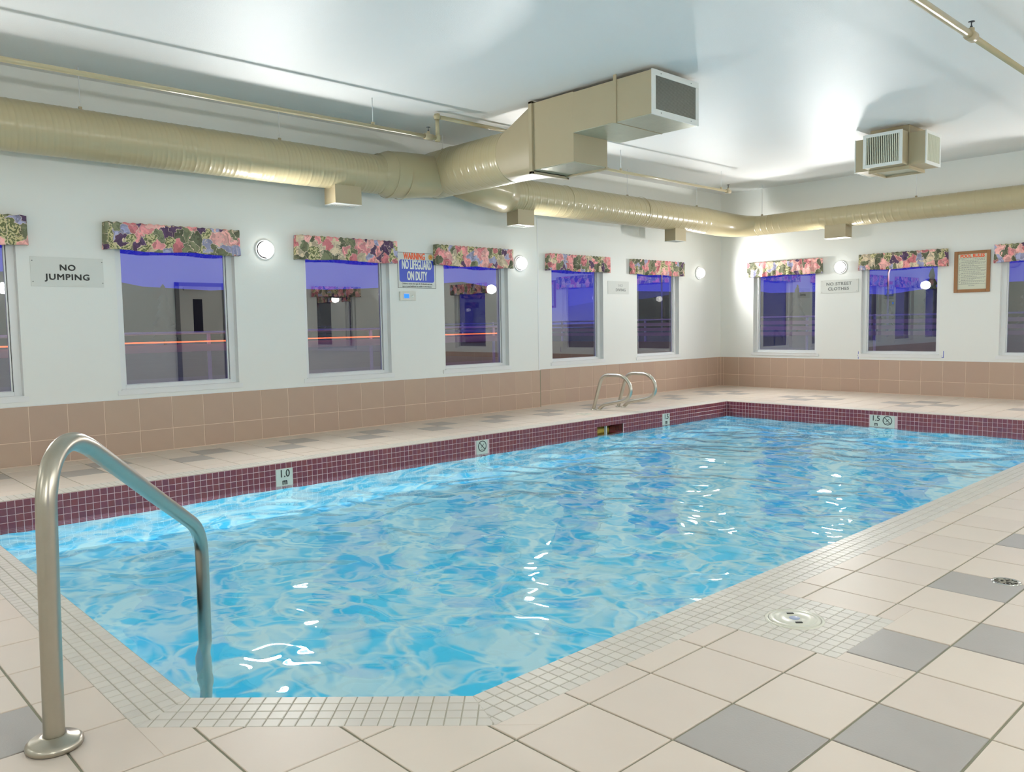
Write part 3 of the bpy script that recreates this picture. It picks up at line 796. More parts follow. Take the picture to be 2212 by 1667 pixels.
tag(wat, 'clear turquoise rippling water filling the pool', 'water', kind='stuff')

# ================================================================== DECK FITTINGS
# grab rail by the steps
A0 = Vector((5.59, -12.15, 0)); dr = (Vector((4.63, -11.333, 0)) - A0).normalized()
prof = [(0, 0), (0.012, 0.3), (0.028, 0.62), (0.036, 0.70), (0.062, 0.765), (0.105, 0.806), (0.160, 0.824), (0.215, 0.822), (0.265, 0.806), (0.315, 0.785), (0.5, 0.69), (0.8, 0.533), (1.09, 0.384), (1.18, 0.335), (1.232, 0.29), (1.262, 0.235), (1.27, 0.17), (1.266, 0.0), (1.262, -0.2), (1.258, -0.6), (1.256, -1.05)]
g_ = empty('grab_rail', tuple(A0), 'bent stainless steel handrail rising from the near deck into the water', 'handrail')
pts = [A0 + dr * d_ + Vector((0, 0, z)) for d_, z in prof]
# smooth by Catmull-Rom
def smooth(pts, k=5):
    out = []
    for i in range(len(pts) - 1):
        p0, p1, p2, p3 = pts[max(0, i - 1)], pts[i], pts[i + 1], pts[min(len(pts) - 1, i + 2)]
        for s in range(k):
            t = s / k
            out.append(0.5 * ((2 * p1) + (p2 - p0) * t + (2 * p0 - 5 * p1 + 4 * p2 - p3) * t * t + (3 * p1 - p0 - 3 * p2 + p3) * t ** 3))
    return out + [pts[-1]]
mb = MB(); mb.tube(smooth(pts), 0.0275, 32); mb.build('rail_tube', M_STEEL, g_)
mb = MB(); mb.lathe(A0, (0, 0, 1), [(0.0, 0.0), (0.070, 0.0), (0.0735, 0.006), (0.072, 0.016), (0.062, 0.024), (0.040, 0.028), (0.034, 0.034), (0.027, 0.034)], 40); mb.build('base_flange', M_STEEL, g_)

# ladder rails on the far deck
for k, (y, xs) in enumerate(((-4.50, 0.0), (-4.02, 0.03))):
    P = [(0.909, -0.0), (0.955, 0.14), (1.02, 0.335), (1.05, 0.405), (1.10, 0.45), (1.165, 0.468), (1.27, 0.47), (1.37, 0.466), (1.45, 0.435), (1.51, 0.375), (1.54, 0.30), (1.525, 0.225), (1.47, 0.17), (1.39, 0.138), (1.27, 0.112), (1.15, 0.088), (1.08, 0.066), (1.03, 0.03), (1.007, -0.0)]
    t = empty('ladder_rail', (0.96 + xs, y, 0), ('nearer of the two looped steel ladder rails', 'farther of the two looped steel ladder rails')[k] + ' at the far pool side', 'ladder rail', 'pool ladder rails')
    mb = MB(); mb.tube(smooth([Vector((x + xs, y, z)) for x, z in P], 4), 0.0235, 16); mb.build('rail_tube', M_STEEL2, t)
    for x in (0.909, 1.007):
        mb = MB(); mb.lathe((x + xs, y, 0), (0, 0, 1), [(0, 0), (0.036, 0), (0.036, 0.008), (0.022, 0.014)], 18); mb.build('escutcheon', M_STEEL2, t)

def lid(c, r, label, detail=True):
    t = empty('skimmer_lid', (*c, 0), label, 'lid')
    mb = MB(); mb.lathe((*c, 0), (0, 0, 1), [(r + .006, -0.004), (r + .006, 0.0025), (r - .004, 0.003), (r - .006, 0.001)], 48); mb.build('rim', M_LID, t)
    mb = MB(); mb.lathe((*c, 0), (0, 0, 1), [(r - .008, 0.0), (r - .009, 0.004), (r * .80, 0.0045), (r * .78, 0.003), (r * .72, 0.003), (r * .70, 0.0042), (r * .2, 0.0048), (r * .19, 0.0035), (0, 0.0035)], 48); mb.build('cover', M_LID, t)
    if not detail: return
    mb = MB(); mb.lathe((*c, 0.0), (0, 0, 1), [(r * .2, 0.0036), (r * .19, 0.0056), (0, 0.0056)], 24); mb.build('round_badge', M_LOGO, t)
    for s in (-1, 1):
        q = Vector((c[0], c[1], 0)) + Vector((0.62, 0.78, 0)).normalized() * s * r * 0.42 * 0 + Vector((-0.68, 0.73, 0)) * s * r * 0.0 + (Vector(FWD[:2]).to_3d().normalized() * s * r * 0.47)
        ax = Vector(RGT[:2]).to_3d().normalized()
        m2 = MB(); bx_ = Vector((-ax.y, ax.x, 0))
        vs = [q + ax * a * 0.013 + bx_ * b * 0.006 + Vector((0, 0, z)) for z in (0.002, 0.0062) for a, b in ((-1, -1), (1, -1), (1, 1), (-1, 1))]
        m2.add(vs, [(4, 5, 6, 7), (0, 1, 5, 4), (1, 2, 6, 5), (2, 3, 7, 6), (3, 0, 4, 7)]); m2.build('finger_slot', M_DARK, t)
lid((6.568, -9.835), 0.104, 'round cream skimmer lid set in the mosaic patch of the near deck')
lid((1.173, -4.982), 0.10, 'pale round skimmer lid on the far deck beside the ladder', False)

t = empty('floor_drain', (6.999, -8.79, 0), 'round metal floor drain in a grey tile at the right', 'drain')
mb = MB(); mb.lathe((6.999, -8.79, 0), (0, 0, 1), [(0.057, -0.003), (0.057, 0.002), (0.047, 0.0025), (0.045, -0.002)], 32); mb.build('drain_rim', M_CHROME, t)
mb = MB(); mb.lathe((6.999, -8.79, 0), (0, 0, 1), [(0.046, 0.0005), (0, 0.0005)], 28); mb.build('drain_well', M_DARK, t)
mb = MB()
for k in range(3):
    a = k * 2 * PI / 3 + 0.3; c_, s_ = math.cos(a), math.sin(a)
    mb.add([(6.999 + c_ * r + -s_ * w_, -8.79 + s_ * r + c_ * w_, 0.0022) for r, w_ in ((0, -.004), (.046, -.010), (.046, .010), (0, .004))], [(0, 1, 2, 3)])
for k in range(14):
    a = k * 2 * PI / 14; c_, s_ = math.cos(a), math.sin(a)
    mb.add([(6.999 + c_ * r - s_ * w_, -8.79 + s_ * r + c_ * w_, 0.0020) for r, w_ in ((.028, -.0028), (.046, -.0028), (.046, .0028), (.028, .0028))], [(0, 1, 2, 3)])
mb.lathe((6.999, -8.79, 0), (0, 0, 1), [(.022, .0023), (.030, .0023)], 20)
o = mb.build('drain_grate', M_CHROME, t)

# ================================================================== SIGNS
def board(name, org, A, Nn, a0, a1, z0, z1, label, cat, mat=M_SIGN, th=0.004):
    A, Nn, org = Vector(A), Vector(Nn), Vector(org)
    c = org + A * ((a0 + a1) / 2) + Vector((0, 0, z0))
    t = empty(name, tuple(c), label, cat)
    p, q = org + A * a0 + Nn * 0.001, org + A * a1 + Nn * (0.001 + th)
    mb = MB(); mb.box(p.x, q.x, p.y, q.y, z0, z1); mb.build('board', mat, t, bevel=0.0008)
    W = lambda a, z, d_=0.0: org + A * a + Nn * (0.001 + th + d_) + Vector((0, 0, z))
    return t, W
def quad(mb, W, a0, a1, z0, z1, d_=0.0006):
    mb.add([W(a0, z0, d_), W(a1, z0, d_), W(a1, z1, d_), W(a0, z1, d_)], [(0, 1, 2, 3)])
AL, NL, OLn, OL0 = (0, 1, 0), (1, 0, 0), (XW, 0, 0), (0, 0, 0)
AB, NB = (1, 0, 0), (0, -1, 0)
UP = (0, 0, 1)
def screws(t, W, pts):
    for a, z in pts:
        mb = MB(); p = W(a, z); mb.lathe(p, (W(a, z, 1) - p), [(0.005, 0), (0.004, 0.002), (0, 0.0025)], 10); mb.build('screw', M_GREYTXT, t)

t, W = board('no_jumping_sign', OLn, AL, NL, -10.875, -10.29, 1.545, 1.80, 'white sign reading NO JUMPING left of the large window', 'sign')
text('lettering', 'NO', W(-10.585, 1.708), AL, UP, 0.072, M_BLACK, t, sx=1.1, bold=0.0022, space=1.12)
text('lettering', 'JUMPING', W(-10.585, 1.626), AL, UP, 0.072, M_BLACK, t, sx=1.13, bold=0.0022, space=1.12)
screws(t, W, ((-10.86, 1.765), (-10.30, 1.768), (-10.86, 1.585), (-10.30, 1.582)))

t, W = board('warning_sign', OLn, AL, NL, -7.052, -6.487, 1.602, 2.022, 'white sign with orange WARNING and blue NO LIFEGUARD ON DUTY panel', 'sign')
mb = MB(); e0 = 0.004
for a0, a1, z0, z1 in ((-7.052, -6.487, 2.018, 2.022), (-7.052, -6.487, 1.602, 1.606), (-7.052, -7.047, 1.602, 2.022), (-6.492, -6.487, 1.602, 2.022)): quad(mb, W, a0, a1, z0, z1)
mb.build('black_border', M_BLACK, t)
mb = MB()
a0, a1, z0, z1, rr = -7.028, -6.512, 1.672, 1.935, 0.03
cs = []
for cx, cz, s in ((a1 - rr, z1 - rr, 0), (a0 + rr, z1 - rr, 1), (a0 + rr, z0 + rr, 2), (a1 - rr, z0 + rr, 3)):
    for k in range(6):
        an = PI / 2 * (s + k / 5); cs.append(W(cx + rr * math.cos(an), cz + rr * math.sin(an), 0.0006))
mb.add(cs, [tuple(range(len(cs)))]); mb.build('blue_panel', M_BLUE, t)
text('lettering', 'WARNING', W(-6.805, 1.976), AL, UP, 0.108, M_ORANGE, t, sx=0.60, bold=0.0026)
text('lettering', 'NO LIFEGUARD', W(-6.77, 1.873, 0.0008), AL, UP, 0.148, M_WHITE, t, sx=0.425, bold=0.0032)
text('lettering', 'ON DUTY', W(-6.77, 1.742, 0.0008), AL, UP, 0.148, M_WHITE, t, sx=0.44, bold=0.0032)
text('small_lettering', 'Children under the age of 14 should not use\nspa or pool without an adult in attendance.', W(-6.77, 1.638), AL, UP, 0.027, M_BLACK, t, sx=0.93, bold=0, lines=1.15)
mb = MB(); n = 24
mb.add([W(-6.562 + 0.034 * math.cos(2 * PI * k / n), 1.978 + 0.034 * math.sin(2 * PI * k / n), 0.0006) for k in range(n)], [tuple(range(n))]); mb.build('round_badge', M_YEL, t)
mb = MB()
for (u0, v0, u1, v1) in ((-.018, -.016, .006, .002), (.006, .002, .018, -.012), (-.002, .012, .008, .0), (.0, .014, -.016, .006)):
    l = math.hypot(u1 - u0, v1 - v0); nx_, nz_ = -(v1 - v0) / l * .003, (u1 - u0) / l * .003
    mb.add([W(-6.562 + u0 - nx_, 1.978 + v0 - nz_, .0012), W(-6.562 + u1 - nx_, 1.978 + v1 - nz_, .0012), W(-6.562 + u1 + nx_, 1.978 + v1 + nz_, .0012), W(-6.562 + u0 + nx_, 1.978 + v0 + nz_, .0012)], [(0, 1, 2, 3)])
mb.build('swimmer_figure', M_ORANGE, t)

t, W = board('no_diving_sign', OL0, AL, NL, -3.105, -2.60, 1.590, 1.785, 'faded white sign reading NO DIVING between two left windows', 'sign')
text('lettering', 'NO', W(-2.80, 1.718), AL, UP, 0.060, M_PALETXT, t, sx=1.15, bold=0.0012)
text('lettering', 'DIVING', W(-2.80, 1.650), AL, UP, 0.060, M_GREYTXT, t, sx=1.1, bold=0.0015, space=1.1)

t, W = board('no_street_clothes_sign', (0, 0, 0), AB, NB, 1.852, 2.462, 1.565, 1.772, 'white sign with raised edge reading NO STREET CLOTHES', 'sign', th=0.010)
text('lettering', 'NO STREET', W(2.152, 1.706), AB, UP, 0.066, M_GREYTXT, t, sx=1.13, bold=0.0014, space=1.1)
text('lettering', 'CLOTHES', W(2.145, 1.628), AB, UP, 0.066, M_GREYTXT, t, sx=1.13, bold=0.0018, space=1.1)
screws(t, W, ((1.875, 1.752), (2.44, 1.752), (1.875, 1.585), (2.44, 1.585)))

t, W = board('pool_rules_frame', (0, 0, 0), AB, NB, 3.845, 4.305, 1.498, 2.074, 'brown wooden framed POOL RULES notice', 'framed notice', mat=M_PAPER)
mb = MB()
for a0, a1, z0, z1 in ((3.842, 3.89, 1.495, 2.077), (4.262, 4.308, 1.495, 2.077), (3.89, 4.262, 1.495, 1.54), (3.89, 4.262, 2.035, 2.077)): mb.box(a0, a1, -0.022, -0.001, z0, z1)
mb.build('wooden_frame', M_WOOD, t, bevel=0.004)
text('lettering', 'POOL RULES', W(4.075, 2.006), AB, UP, 0.060, M_ORANGE, t, sx=0.92, bold=0.0025)
mb = MB(); rnd = random.Random(3)
ys = [1.982, 1.915, 1.868, 1.838, 1.808, 1.757, 1.705, 1.658, 1.612]
for z in ys: quad(mb, W, 3.90, 4.25, z - .0012, z + .0012)
o = mb.build('ruled_lines', M_BLACK, t)
mb = MB()
for zt, zb2 in zip(ys[:-1], ys[1:]):
    nl = max(1, round((zt - zb2) / 0.024)); st = (zt - zb2) / (nl + .4)
    quad(mb, W, 3.908, 3.916, zt - st * .9 - .004, zt - st * .9 + .006)
    for k in range(nl):
        z = zt - st * (k + .85); a = 3.935; end = 4.235 if k < nl - 1 else rnd.uniform(4.06, 4.2)
        while a < end:
            l = rnd.uniform(.010, .03); quad(mb, W, a, min(a + l, end), z - .0028, z + .0028); a += l + .007
quad(mb, W, 4.03, 4.06, 1.586, 1.592); quad(mb, W, 4.066, 4.11, 1.586, 1.592)
o = mb.build('rule_text', M_GREYTXT, t); o['kind'] = 'stuff'

t, W = board('thermostat', OLn, AL, NL, -7.035, -6.81, 1.452, 1.558, 'white thermostat with blue screen below the warning sign', 'thermostat', mat=M_PLAST, th=0.022)
mb = MB(); quad(mb, W, -6.982, -6.91, 1.482, 1.530, .0030); mb.build('screen', M_LCD, t)
mb = MB(); mb.box(XW + .021, XW + .0245, -6.99, -6.90, 1.475, 1.537); mb.build('screen_bezel', M_SIGN, t)
mb = MB(); p = W(-6.855, 1.505); mb.lathe(p, NL, [(0.016, 0), (0.015, 0.006), (0, 0.007)], 18); mb.build('dial', M_WHITE, t)

# blue tape marks by the window
for k, (x, z0, z1) in enumerate(((2.475, 0.52, 0.64), (3.72, 0.56, 0.66))):
    mb = MB(); mb.box(x - .004, x + .004, -0.0012, 0, z0, z1)
    mb.box(x - .022, x + .004, -0.0012, 0, (z0 + z1) / 2 - .004 if k == 0 else z0, (z0 + z1) / 2 if k == 0 else z0 + .008)
    solo(mb.build('tape_strip', M_BLUE), ('thin blue tape mark left of the window sill', 'thin blue tape mark right of the window sill')[k], 'tape')

# ================================================================== DUCTWORK
def spiral(p0, p1, r0, r1=None, pitch=0.13, n=40, rib=0.0024):
    """spiral-seam duct"""
    p0, p1 = Vector(p0), Vector(p1); r1 = r0 if r1 is None else r1
    Ld = (p1 - p0).length; t = (p1 - p0).normalized(); up = Vector((0, 0, 1)); up = (up - t * up.dot(t)).normalized(); q = t.cross(up)
    st = []
    k = -1
    while k * pitch < Ld + pitch:
        b = k * pitch
        for off, h in ((0.0, 0), (0.006, 1), (0.012, 1), (0.018, 0), (pitch * .33 + .0, 0), (pitch * .33 + .006, .45), (pitch * .33 + .012, 0), (pitch * .66, 0), (pitch * .66 + .006, .45), (pitch * .66 + .012, 0)): st.append((b + off, h))
        k += 1
    mb = MB(); m = len(st)
    for s, h in st:
        for j in range(n + 1):
            ax = s + pitch * j / n; hh = h if 0 < ax < Ld else 0; ax = min(max(ax, 0), Ld)
            an = 2 * PI * j / n; r = r0 + (r1 - r0) * ax / Ld + rib * hh
            mb.v.append(tuple(p0 + t * ax + (up * math.cos(an) + q * math.sin(an)) * r))
    for i in range(m - 1):
        if st[i + 1][0] + pitch < 0 or st[i][0] > Ld: continue
        for j in range(n):
            a = i * (n + 1) + j; mb.f.append((a, a + 1, a + n + 2, a + n + 1)); mb.sm.append(True)
    return mb
def ring(o, axis, r, wd=0.02, h=0.005, n=40):
    mb = MB(); mb.lathe(o, axis, [(r, -wd / 2), (r + h, -wd / 2 + .003), (r + h, wd / 2 - .003), (r, wd / 2)], n); return mb
def hanger(p, parent, ztop=ZC):
    mb = MB(); mb.tube([(p[0], p[1], p[2] - .01), (p[0], p[1], ztop)], 0.004, 6); mb.build('hanger_rod', M_TRIM, parent)
    mb = MB(); mb.box(p[0] - .012, p[0] + .012, p[1] - .012, p[1] + .012, p[2] - 0.01, p[2] + 0.022); mb.build('hanger_clip', M_DARK if False else M_DUCTBOX, parent)
def diffuser(x0, x1, y0, y1, z0, z1, parent):
    th = 0.004
    zm = z0 + 0.05
    mb = MB(); mb.box(x0, x0 + th, y0, y1, z0, zm); mb.box(x1 - th, x1, y0, y1, z0, zm); mb.box(x0 + th, x1 - th, y0, y0 + th, z0, zm); mb.box(x0 + th, x1 - th, y1 - th, y1, z0, zm)
    mb.add([(x0, y0, zm), (x1, y0, zm), (x1, y1, zm), (x0, y1, zm), (x0, y0, z1), (x1, y0, z1), (x1, y1, z1), (x0, y1, z1)], [(0, 3, 2, 1), (4, 5, 6, 7), (0, 1, 5, 4), (1, 2, 6, 5), (2, 3, 7, 6), (3, 0, 4, 7)])
    d_ = mb.build('diffuser_box', M_DUCTBOX, parent)
    mb = MB(); f = 0.022
    for b in ((x0 - .004, x1 + .004, y0 - .004, y0 + f), (x0 - .004, x1 + .004, y1 - f, y1 + .004), (x0 - .004, x0 + f, y0 + f, y1 - f), (x1 - f, x1 + .004, y0 + f, y1 - f)): mb.box(*b, z0 - .005, z0 - .0002)
    k = y0 + f
    while k < y1 - f: mb.box(x0 + f, x1 - f, k, k + .004, z0 - .002, z0 + .012); k += 0.022
    mb.build('air_grille', M_SIGN, d_)
    return d_
XD = 0.45
# left run
dA = empty('air_duct', (XD, -11.0, 2.81), 'long round beige spiral duct along the left wall, left of the junction', 'duct', 'round spiral ducts')
spiral((XD, FY + .02, 2.81), (XD, -7.52, 2.81), 0.207, n=44).build('spiral_pipe', M_DUCT, dA)
mb = MB(); mb.tube([(XD, -7.54, 2.81), (XD, -7.40, 2.825), (XD, -7.20, 2.84), (XD, -6.75, 2.875)], [0.209, 0.252, 0.254, 0.235], 44, cap=False); mb.build('reducer', M_DUCT, dA)
for y, r in ((-7.53, .208), (-7.40, .252), (-7.22, .253)): ring((XD, y, 2.825), (0, 1, 0), r, 0.014, .004).build('joint_band', M_DUCT, dA)
diffuser(0.345, 0.56, -8.13, -7.81, 2.445, 2.66, dA)
for y in (-10.507, -8.68, -12.4): hanger((XD, y, 3.02), dA)
# trunk
tr = empty('air_duct', (1.3, -6.6, 2.93), 'wide round beige duct leading from the wall junction to the plenum', 'duct', 'round spiral ducts')
spiral((0.30, -6.6, 2.925), (1.66, -6.6, 2.93), 0.268, n=48, pitch=.12).build('spiral_pipe', M_DUCT, tr)
mb = MB(); mb.lathe((0.30, -6.6, 2.925), (-1, 0, 0), [(0.268, 0), (0.266, 0.03), (0.20, 0.10), (0, 0.12)], 40); mb.build('end_cap', M_DUCT, tr)
for x in (0.66, 1.655): ring((x, -6.6, 2.93), (1, 0, 0), 0.268, 0.016, .005, 48).build('joint_band', M_DUCT, tr)
# branch to the far run
mb = MB(); mb.tube([(0.52, -6.45, 2.87), (0.50, -6.1, 2.83), (0.47, -5.75, 2.80), (XD, -5.60, 2.785)], [0.20, 0.225, 0.235, 0.236], 40, cap=True); mb.build('branch_elbow', M_DUCT, tr)
hanger((XD, -6.6, 3.19), tr)
# square-to-round transition
mb = MB(); n = 48; x0, x1 = 1.66, 2.17; yc, zc = -6.603, 2.93; sq = []
y0, y1, z0, z1 = -6.85, -6.355, 2.665, 3.335
ra, rb_ = [], []
for k in range(n):
    an = 2 * PI * (k + .5) / n; c_, s_ = math.cos(an), math.sin(an)
    ra.append((x0, yc + 0.268 * s_, zc + 0.268 * c_))
    kx = max(abs(s_) / 0.2475, abs(c_) / 0.335); yy = (y0 + y1) / 2 + s_ / kx; zz = (z0 + z1) / 2 + c_ / kx
    rb_.append((x1, yy, zz))
mb.add(ra + rb_, [(k, (k + 1) % n, n + (k + 1) % n, n + k) for k in range(n)], True); mb.build('square_transition', M_DUCTBOX, tr)

pl = empty('duct_plenum', (2.5, -6.6, 2.66), 'square beige plenum box with a return grille outlet hanging under the ceiling', 'duct')
mb = MB(); mb.box(2.19, 2.74, y0, y1, z0 + .02, z1); mb.build('plenum_box', M_DUCTBOX, pl, bevel=0.004)
mb = MB()
for b in ((2.155, 2.20, y0 - .022, y1 + .022, z1 - 0.005, z1 + .018), (2.155, 2.20, y0 - .022, y0 + .006, z0 - .02, z1 + .018), (2.155, 2.20, y1 - .006, y1 + .022, z0 - .02, z1 + .018), (2.155, 2.20, y0 - .022, y1 + .022, z0 - .022, z0 + .006)): mb.box(*b)
fl = mb.build('flange', M_DUCTBOX, pl, bevel=.002)
mb = MB(); mb.box(2.20, 2.735, y0 + .005, y1 - .005, z0 + .012, z0 + .0205); mb.build('galvanised_bottom', M_GALV, pl)
mb = MB(); mb.box(2.2, 2.745, y1 - .03, y1 + .012, z0 - .006, z0 + .02); mb.build('bottom_lip', M_DUCTBOX, pl)
ux0, ux1, uy0, uy1, uz0, uz1 = 2.735, 3.655, -6.853, -6.16, 2.950, 3.325
mb = MB(); mb.box(ux0, ux1, uy0, uy1, uz0 + .004, uz1); mb.build('outlet_box', M_DUCTBOX, pl, bevel=.003)
mb = MB(); mb.box(ux0 + .005, 3.245, uy0 + .004, uy1 - .004, uz0 - .002, uz0 + .0045); mb.box(3.262, ux1 - .004, uy0 + .004, uy1 - .004, uz0 - .002, uz0 + .0045); mb.build('galvanised_underside', M_GALV, pl)
mb = MB(); mb.box(3.235, 3.268, uy0 - .008, uy0 + .001, uz0 - .004, 3.37); mb.box(3.250, 3.258, uy0, uy1, uz0 - .006, uz0 - .001); mb.build('hanging_strap', M_DUCTBOX, pl)
mb = MB()
f = 0.045
for b in ((uy0 - .004, uy1 + .004, uz1 - f, uz1 + .006), (uy0 - .004, uy1 + .004, uz0 - .006, uz0 + f), (uy0 - .004, uy0 + f, uz0 + f, uz1 - f), (uy1 - f, uy1 + .004, uz0 + f, uz1 - f)): mb.box(ux1, ux1 + .014, *b)
gf = mb.build('grille_frame', M_SIGN, pl, bevel=.002)
mb = MB(); mb.box(ux1, ux1 + .002, uy0 + f, uy1 - f, uz0 + f, uz1 - f); mb.build('filter_sheet', M_GREY, gf)
mb = MB(); k = uy0 + f
while k < uy1 - f: mb.box(ux1 + .003, ux1 + .010, k, k + .0022, uz0 + f, uz1 - f); k += .0105
k = uz0 + f
while k < uz1 - f: mb.box(ux1 + .003, ux1 + .009, uy0 + f, uy1 - f, k, k + .0022); k += .0105
o = mb.build('grid_bars', M_STEEL2, gf); o['kind'] = 'stuff'
for y in (uy0 + .12, uy1 - .12):
    for z in (uz0 + .02, uz1 - .02):
        mb = MB(); mb.lathe((ux1 + .014, y, z), (1, 0, 0), [(.006, 0), (.004, .003), (0, .003)], 8); mb.build('screw', M_GREYTXT, gf)
# far run
dB = empty('air_duct', (XD, -3.4, 2.78), 'round beige spiral duct along the left wall between junction and corner', 'duct', 'round spiral ducts')
spiral((XD, -5.62, 2.785), (XD, -1.15, 2.775), 0.212, 0.205, n=44).build('spiral_pipe', M_DUCT, dB)
for y in (-5.58, -5.40, -4.55, -2.9): ring((XD, y, 2.785), (0, 1, 0), 0.212, .016, .004).build('joint_band', M_DUCT, dB)
mb = MB(); mb.tube([(XD, -1.17, 2.775), (XD, -0.98, 2.77), (0.485, -0.74, 2.755), (0.585, -0.52, 2.735), (0.74, -0.40, 2.72), (0.92, -0.35, 2.712)], [.206, .205, .20, .19, .172, .158], 40, cap=False); mb.build('corner_elbow', M_DUCT, dB)
diffuser(0.35, 0.555, -5.50, -5.21, 2.41, 2.62, dB); diffuser(0.345, 0.545, -2.13, -1.85, 2.405, 2.62, dB)
for y in (-3.18, -1.415): hanger((XD, y, 2.985), dB)
dC = empty('air_duct', (5.0, -0.35, 2.71), 'narrower round beige spiral duct along the end wall', 'duct', 'round spiral ducts')
spiral((0.90, -0.35, 2.712), (RX - .02, -0.35, 2.705), 0.157, n=36, pitch=.11).build('spiral_pipe', M_DUCT, dC)
ring((0.92, -0.35, 2.712), (1, 0, 0), .157, .016, .004).build('joint_band', M_DUCT, dC)
diffuser(2.12, 2.448, -0.45, -0.235, 2.392, 2.60, dC); diffuser(5.3, 5.628, -0.45, -0.235, 2.392, 2.60, dC)
for x in (0.997, 3.427, 5.9): hanger((x, -0.35, 2.868), dC)

# ceiling diffuser near the end wall
cu = empty('ceiling_air_unit', (4.03, -2.55, 2.88), 'beige ceiling box with louvred white grilles on its sides near the end wall', 'air vent')
mb = MB(); mb.box(3.80, 4.25, -2.78, -2.33, 2.90, ZC - .001); mb.build('body', M_DUCTBOX, cu, bevel=.003)
mb = MB()
for b in ((3.79, 4.26, -2.79, -2.765), (3.79, 4.26, -2.345, -2.32), (3.79, 3.815, -2.765, -2.345), (4.235, 4.26, -2.765, -2.345)): mb.box(*b, 2.868, 2.905)
mb.build('bottom_flange', M_DUCTBOX, cu, bevel=.002)
mb = MB(); mb.box(3.815, 4.235, -2.765, -2.345, 2.893, 2.9005); mb.build('galvanised_bottom', M_GALV, cu)
def side_outlet(x0, x1, y0, y1, z0, z1, face):
    mb = MB(); mb.box(x0, x1, y0, y1, z0, z1); b_ = mb.build('side_outlet', M_DUCTBOX, cu, bevel=.002)
    f = .032; mb = MB(); bars = MB(); dk = MB()
    if face == '-y':
        for q in ((x0 - .004, x1 + .004, z1 - f, z1 + .004), (x0 - .004, x1 + .004, z0 - .004, z0 + f), (x0 - .004, x0 + f, z0 + f, z1 - f), (x1 - f, x1 + .004, z0 + f, z1 - f)): mb.box(q[0], q[1], y0 - .014, y0, q[2], q[3])
        dk.box(x0 + f, x1 - f, y0 - .002, y0, z0 + f, z1 - f)
        n = 18
        for k in range(n):
            x = x0 + f + (x1 - x0 - 2 * f) * (k + .5) / n; bars.box(x - .0045, x + .0045, y0 - .012, y0 - .002, z0 + f, z1 - f)
    else:
        xf = x1 if face == '+x' else x0; s = 1 if face == '+x' else -1
        for q in ((y0 - .004, y1 + .004, z1 - f, z1 + .004), (y0 - .004, y1 + .004, z0 - .004, z0 + f), (y0 - .004, y0 + f, z0 + f, z1 - f), (y1 - f, y1 + .004, z0 + f, z1 - f)): mb.box(xf, xf + s * .014, *q)
        dk.box(xf, xf + s * .002, y0 + f, y1 - f, z0 + f, z1 - f)
        n = 16
        for k in range(n):
            y = y0 + f + (y1 - y0 - 2 * f) * (k + .5) / n; bars.box(xf + s * .002, xf + s * .012, y - .0055, y + .0055, z0 + f, z1 - f)
    mb.build('grille_frame', M_SIGN, b_, bevel=.002); dk.build('grille_back', M_DARK, b_)
    o = bars.build('louvre_blades', M_PAPER, b_)
side_outlet(3.80, 4.24, -2.95, -2.778, 2.912, 3.288, '-y')
side_outlet(4.248, 4.43, -2.79, -2.35, 2.905, 3.272, '+x')
side_outlet(3.635, 3.802, -2.79, -2.35, 2.905, 3.285, '-x')

# ================================================================== SPRINKLER PIPES
def sprinkler(p, parent, r=0.022):
    p = Vector(p)
    mb = MB(); mb.lathe(p, (0, 1, 0), [(r, -.05), (r + .010, -.05), (r + .010, .05), (r, .05)], 16); mb.lathe(p, (0, 0, 1), [(r * .8, 0), (r * .8, .05), (r * .55, .055)], 12); mb.build('pipe_tee', M_DUCTBOX, parent)
    mb = MB(); mb.lathe(p, (0, 0, 1), [(.007, .05), (.009, .065), (.004, .07), (.004, .092), (.022, .094), (.022, .097), (0, .098)], 14); mb.build('sprinkler_head', M_BRASS, parent)
XP, ZP = 1.24, 3.095
pp = empty('sprinkler_pipe', (XP, -8, ZP), 'thin olive sprinkler pipe running over the left duct with a raised jog', 'pipe', 'sprinkler pipes')
mb = MB(); mb.tube([(XP, FY, ZP), (XP, -7.30, ZP)], 0.021, 14); mb.tube([(XP, -7.30, ZP), (XP, -7.30, 3.315)], 0.021, 14); mb.tube([(XP, -7.30, 3.315), (XP, -6.0, 3.315)], 0.021, 14); mb.tube([(XP, -6.0, 3.315), (XP, -6.0, ZP)], 0.021, 14); mb.tube([(XP, -6.0, ZP), (XP, -1.74, ZP)], 0.018, 14)
mb.build('pipe_run', M_DUCT, pp)
for y, z in ((-7.30, ZP), (-7.30, 3.315), (-6.0, 3.315), (-6.0, ZP)):
    mb = MB(); mb.lathe((XP, y, z), (0, 1, 0), [(0.0, -.03), (.026, -.028), (.029, 0), (.026, .028), (0, .03)], 16); mb.lathe((XP, y, z), (0, 0, 1), [(.029, -.03), (.029, .03)], 14); mb.build('pipe_elbow', M_DUCT, pp)
sprinkler((XP, -7.42, ZP), pp); sprinkler((XP, -1.76, ZP), pp, .018)
for y in (-12.3, -8.10, -4.3, -1.95):
    hanger((XP, y, ZP + .02), pp)
p2 = empty('sprinkler_pipe', (6.02, -7, 3.1), 'pale sprinkler pipe crossing the ceiling at the upper right', 'pipe', 'sprinkler pipes')
mb = MB(); mb.tube([(6.02, FY, 3.1), (6.02, -6.33, 3.1)], 0.027, 16); mb.tube([(6.02, -6.33, 3.1), (6.02, -0.4, 3.1)], 0.022, 16); mb.build('pipe_run', M_DUCT, p2)
sprinkler((6.02, -6.34, 3.1), p2, .027)
for y in (-9.5, -3.2): hanger((6.02, y, 3.12), p2)

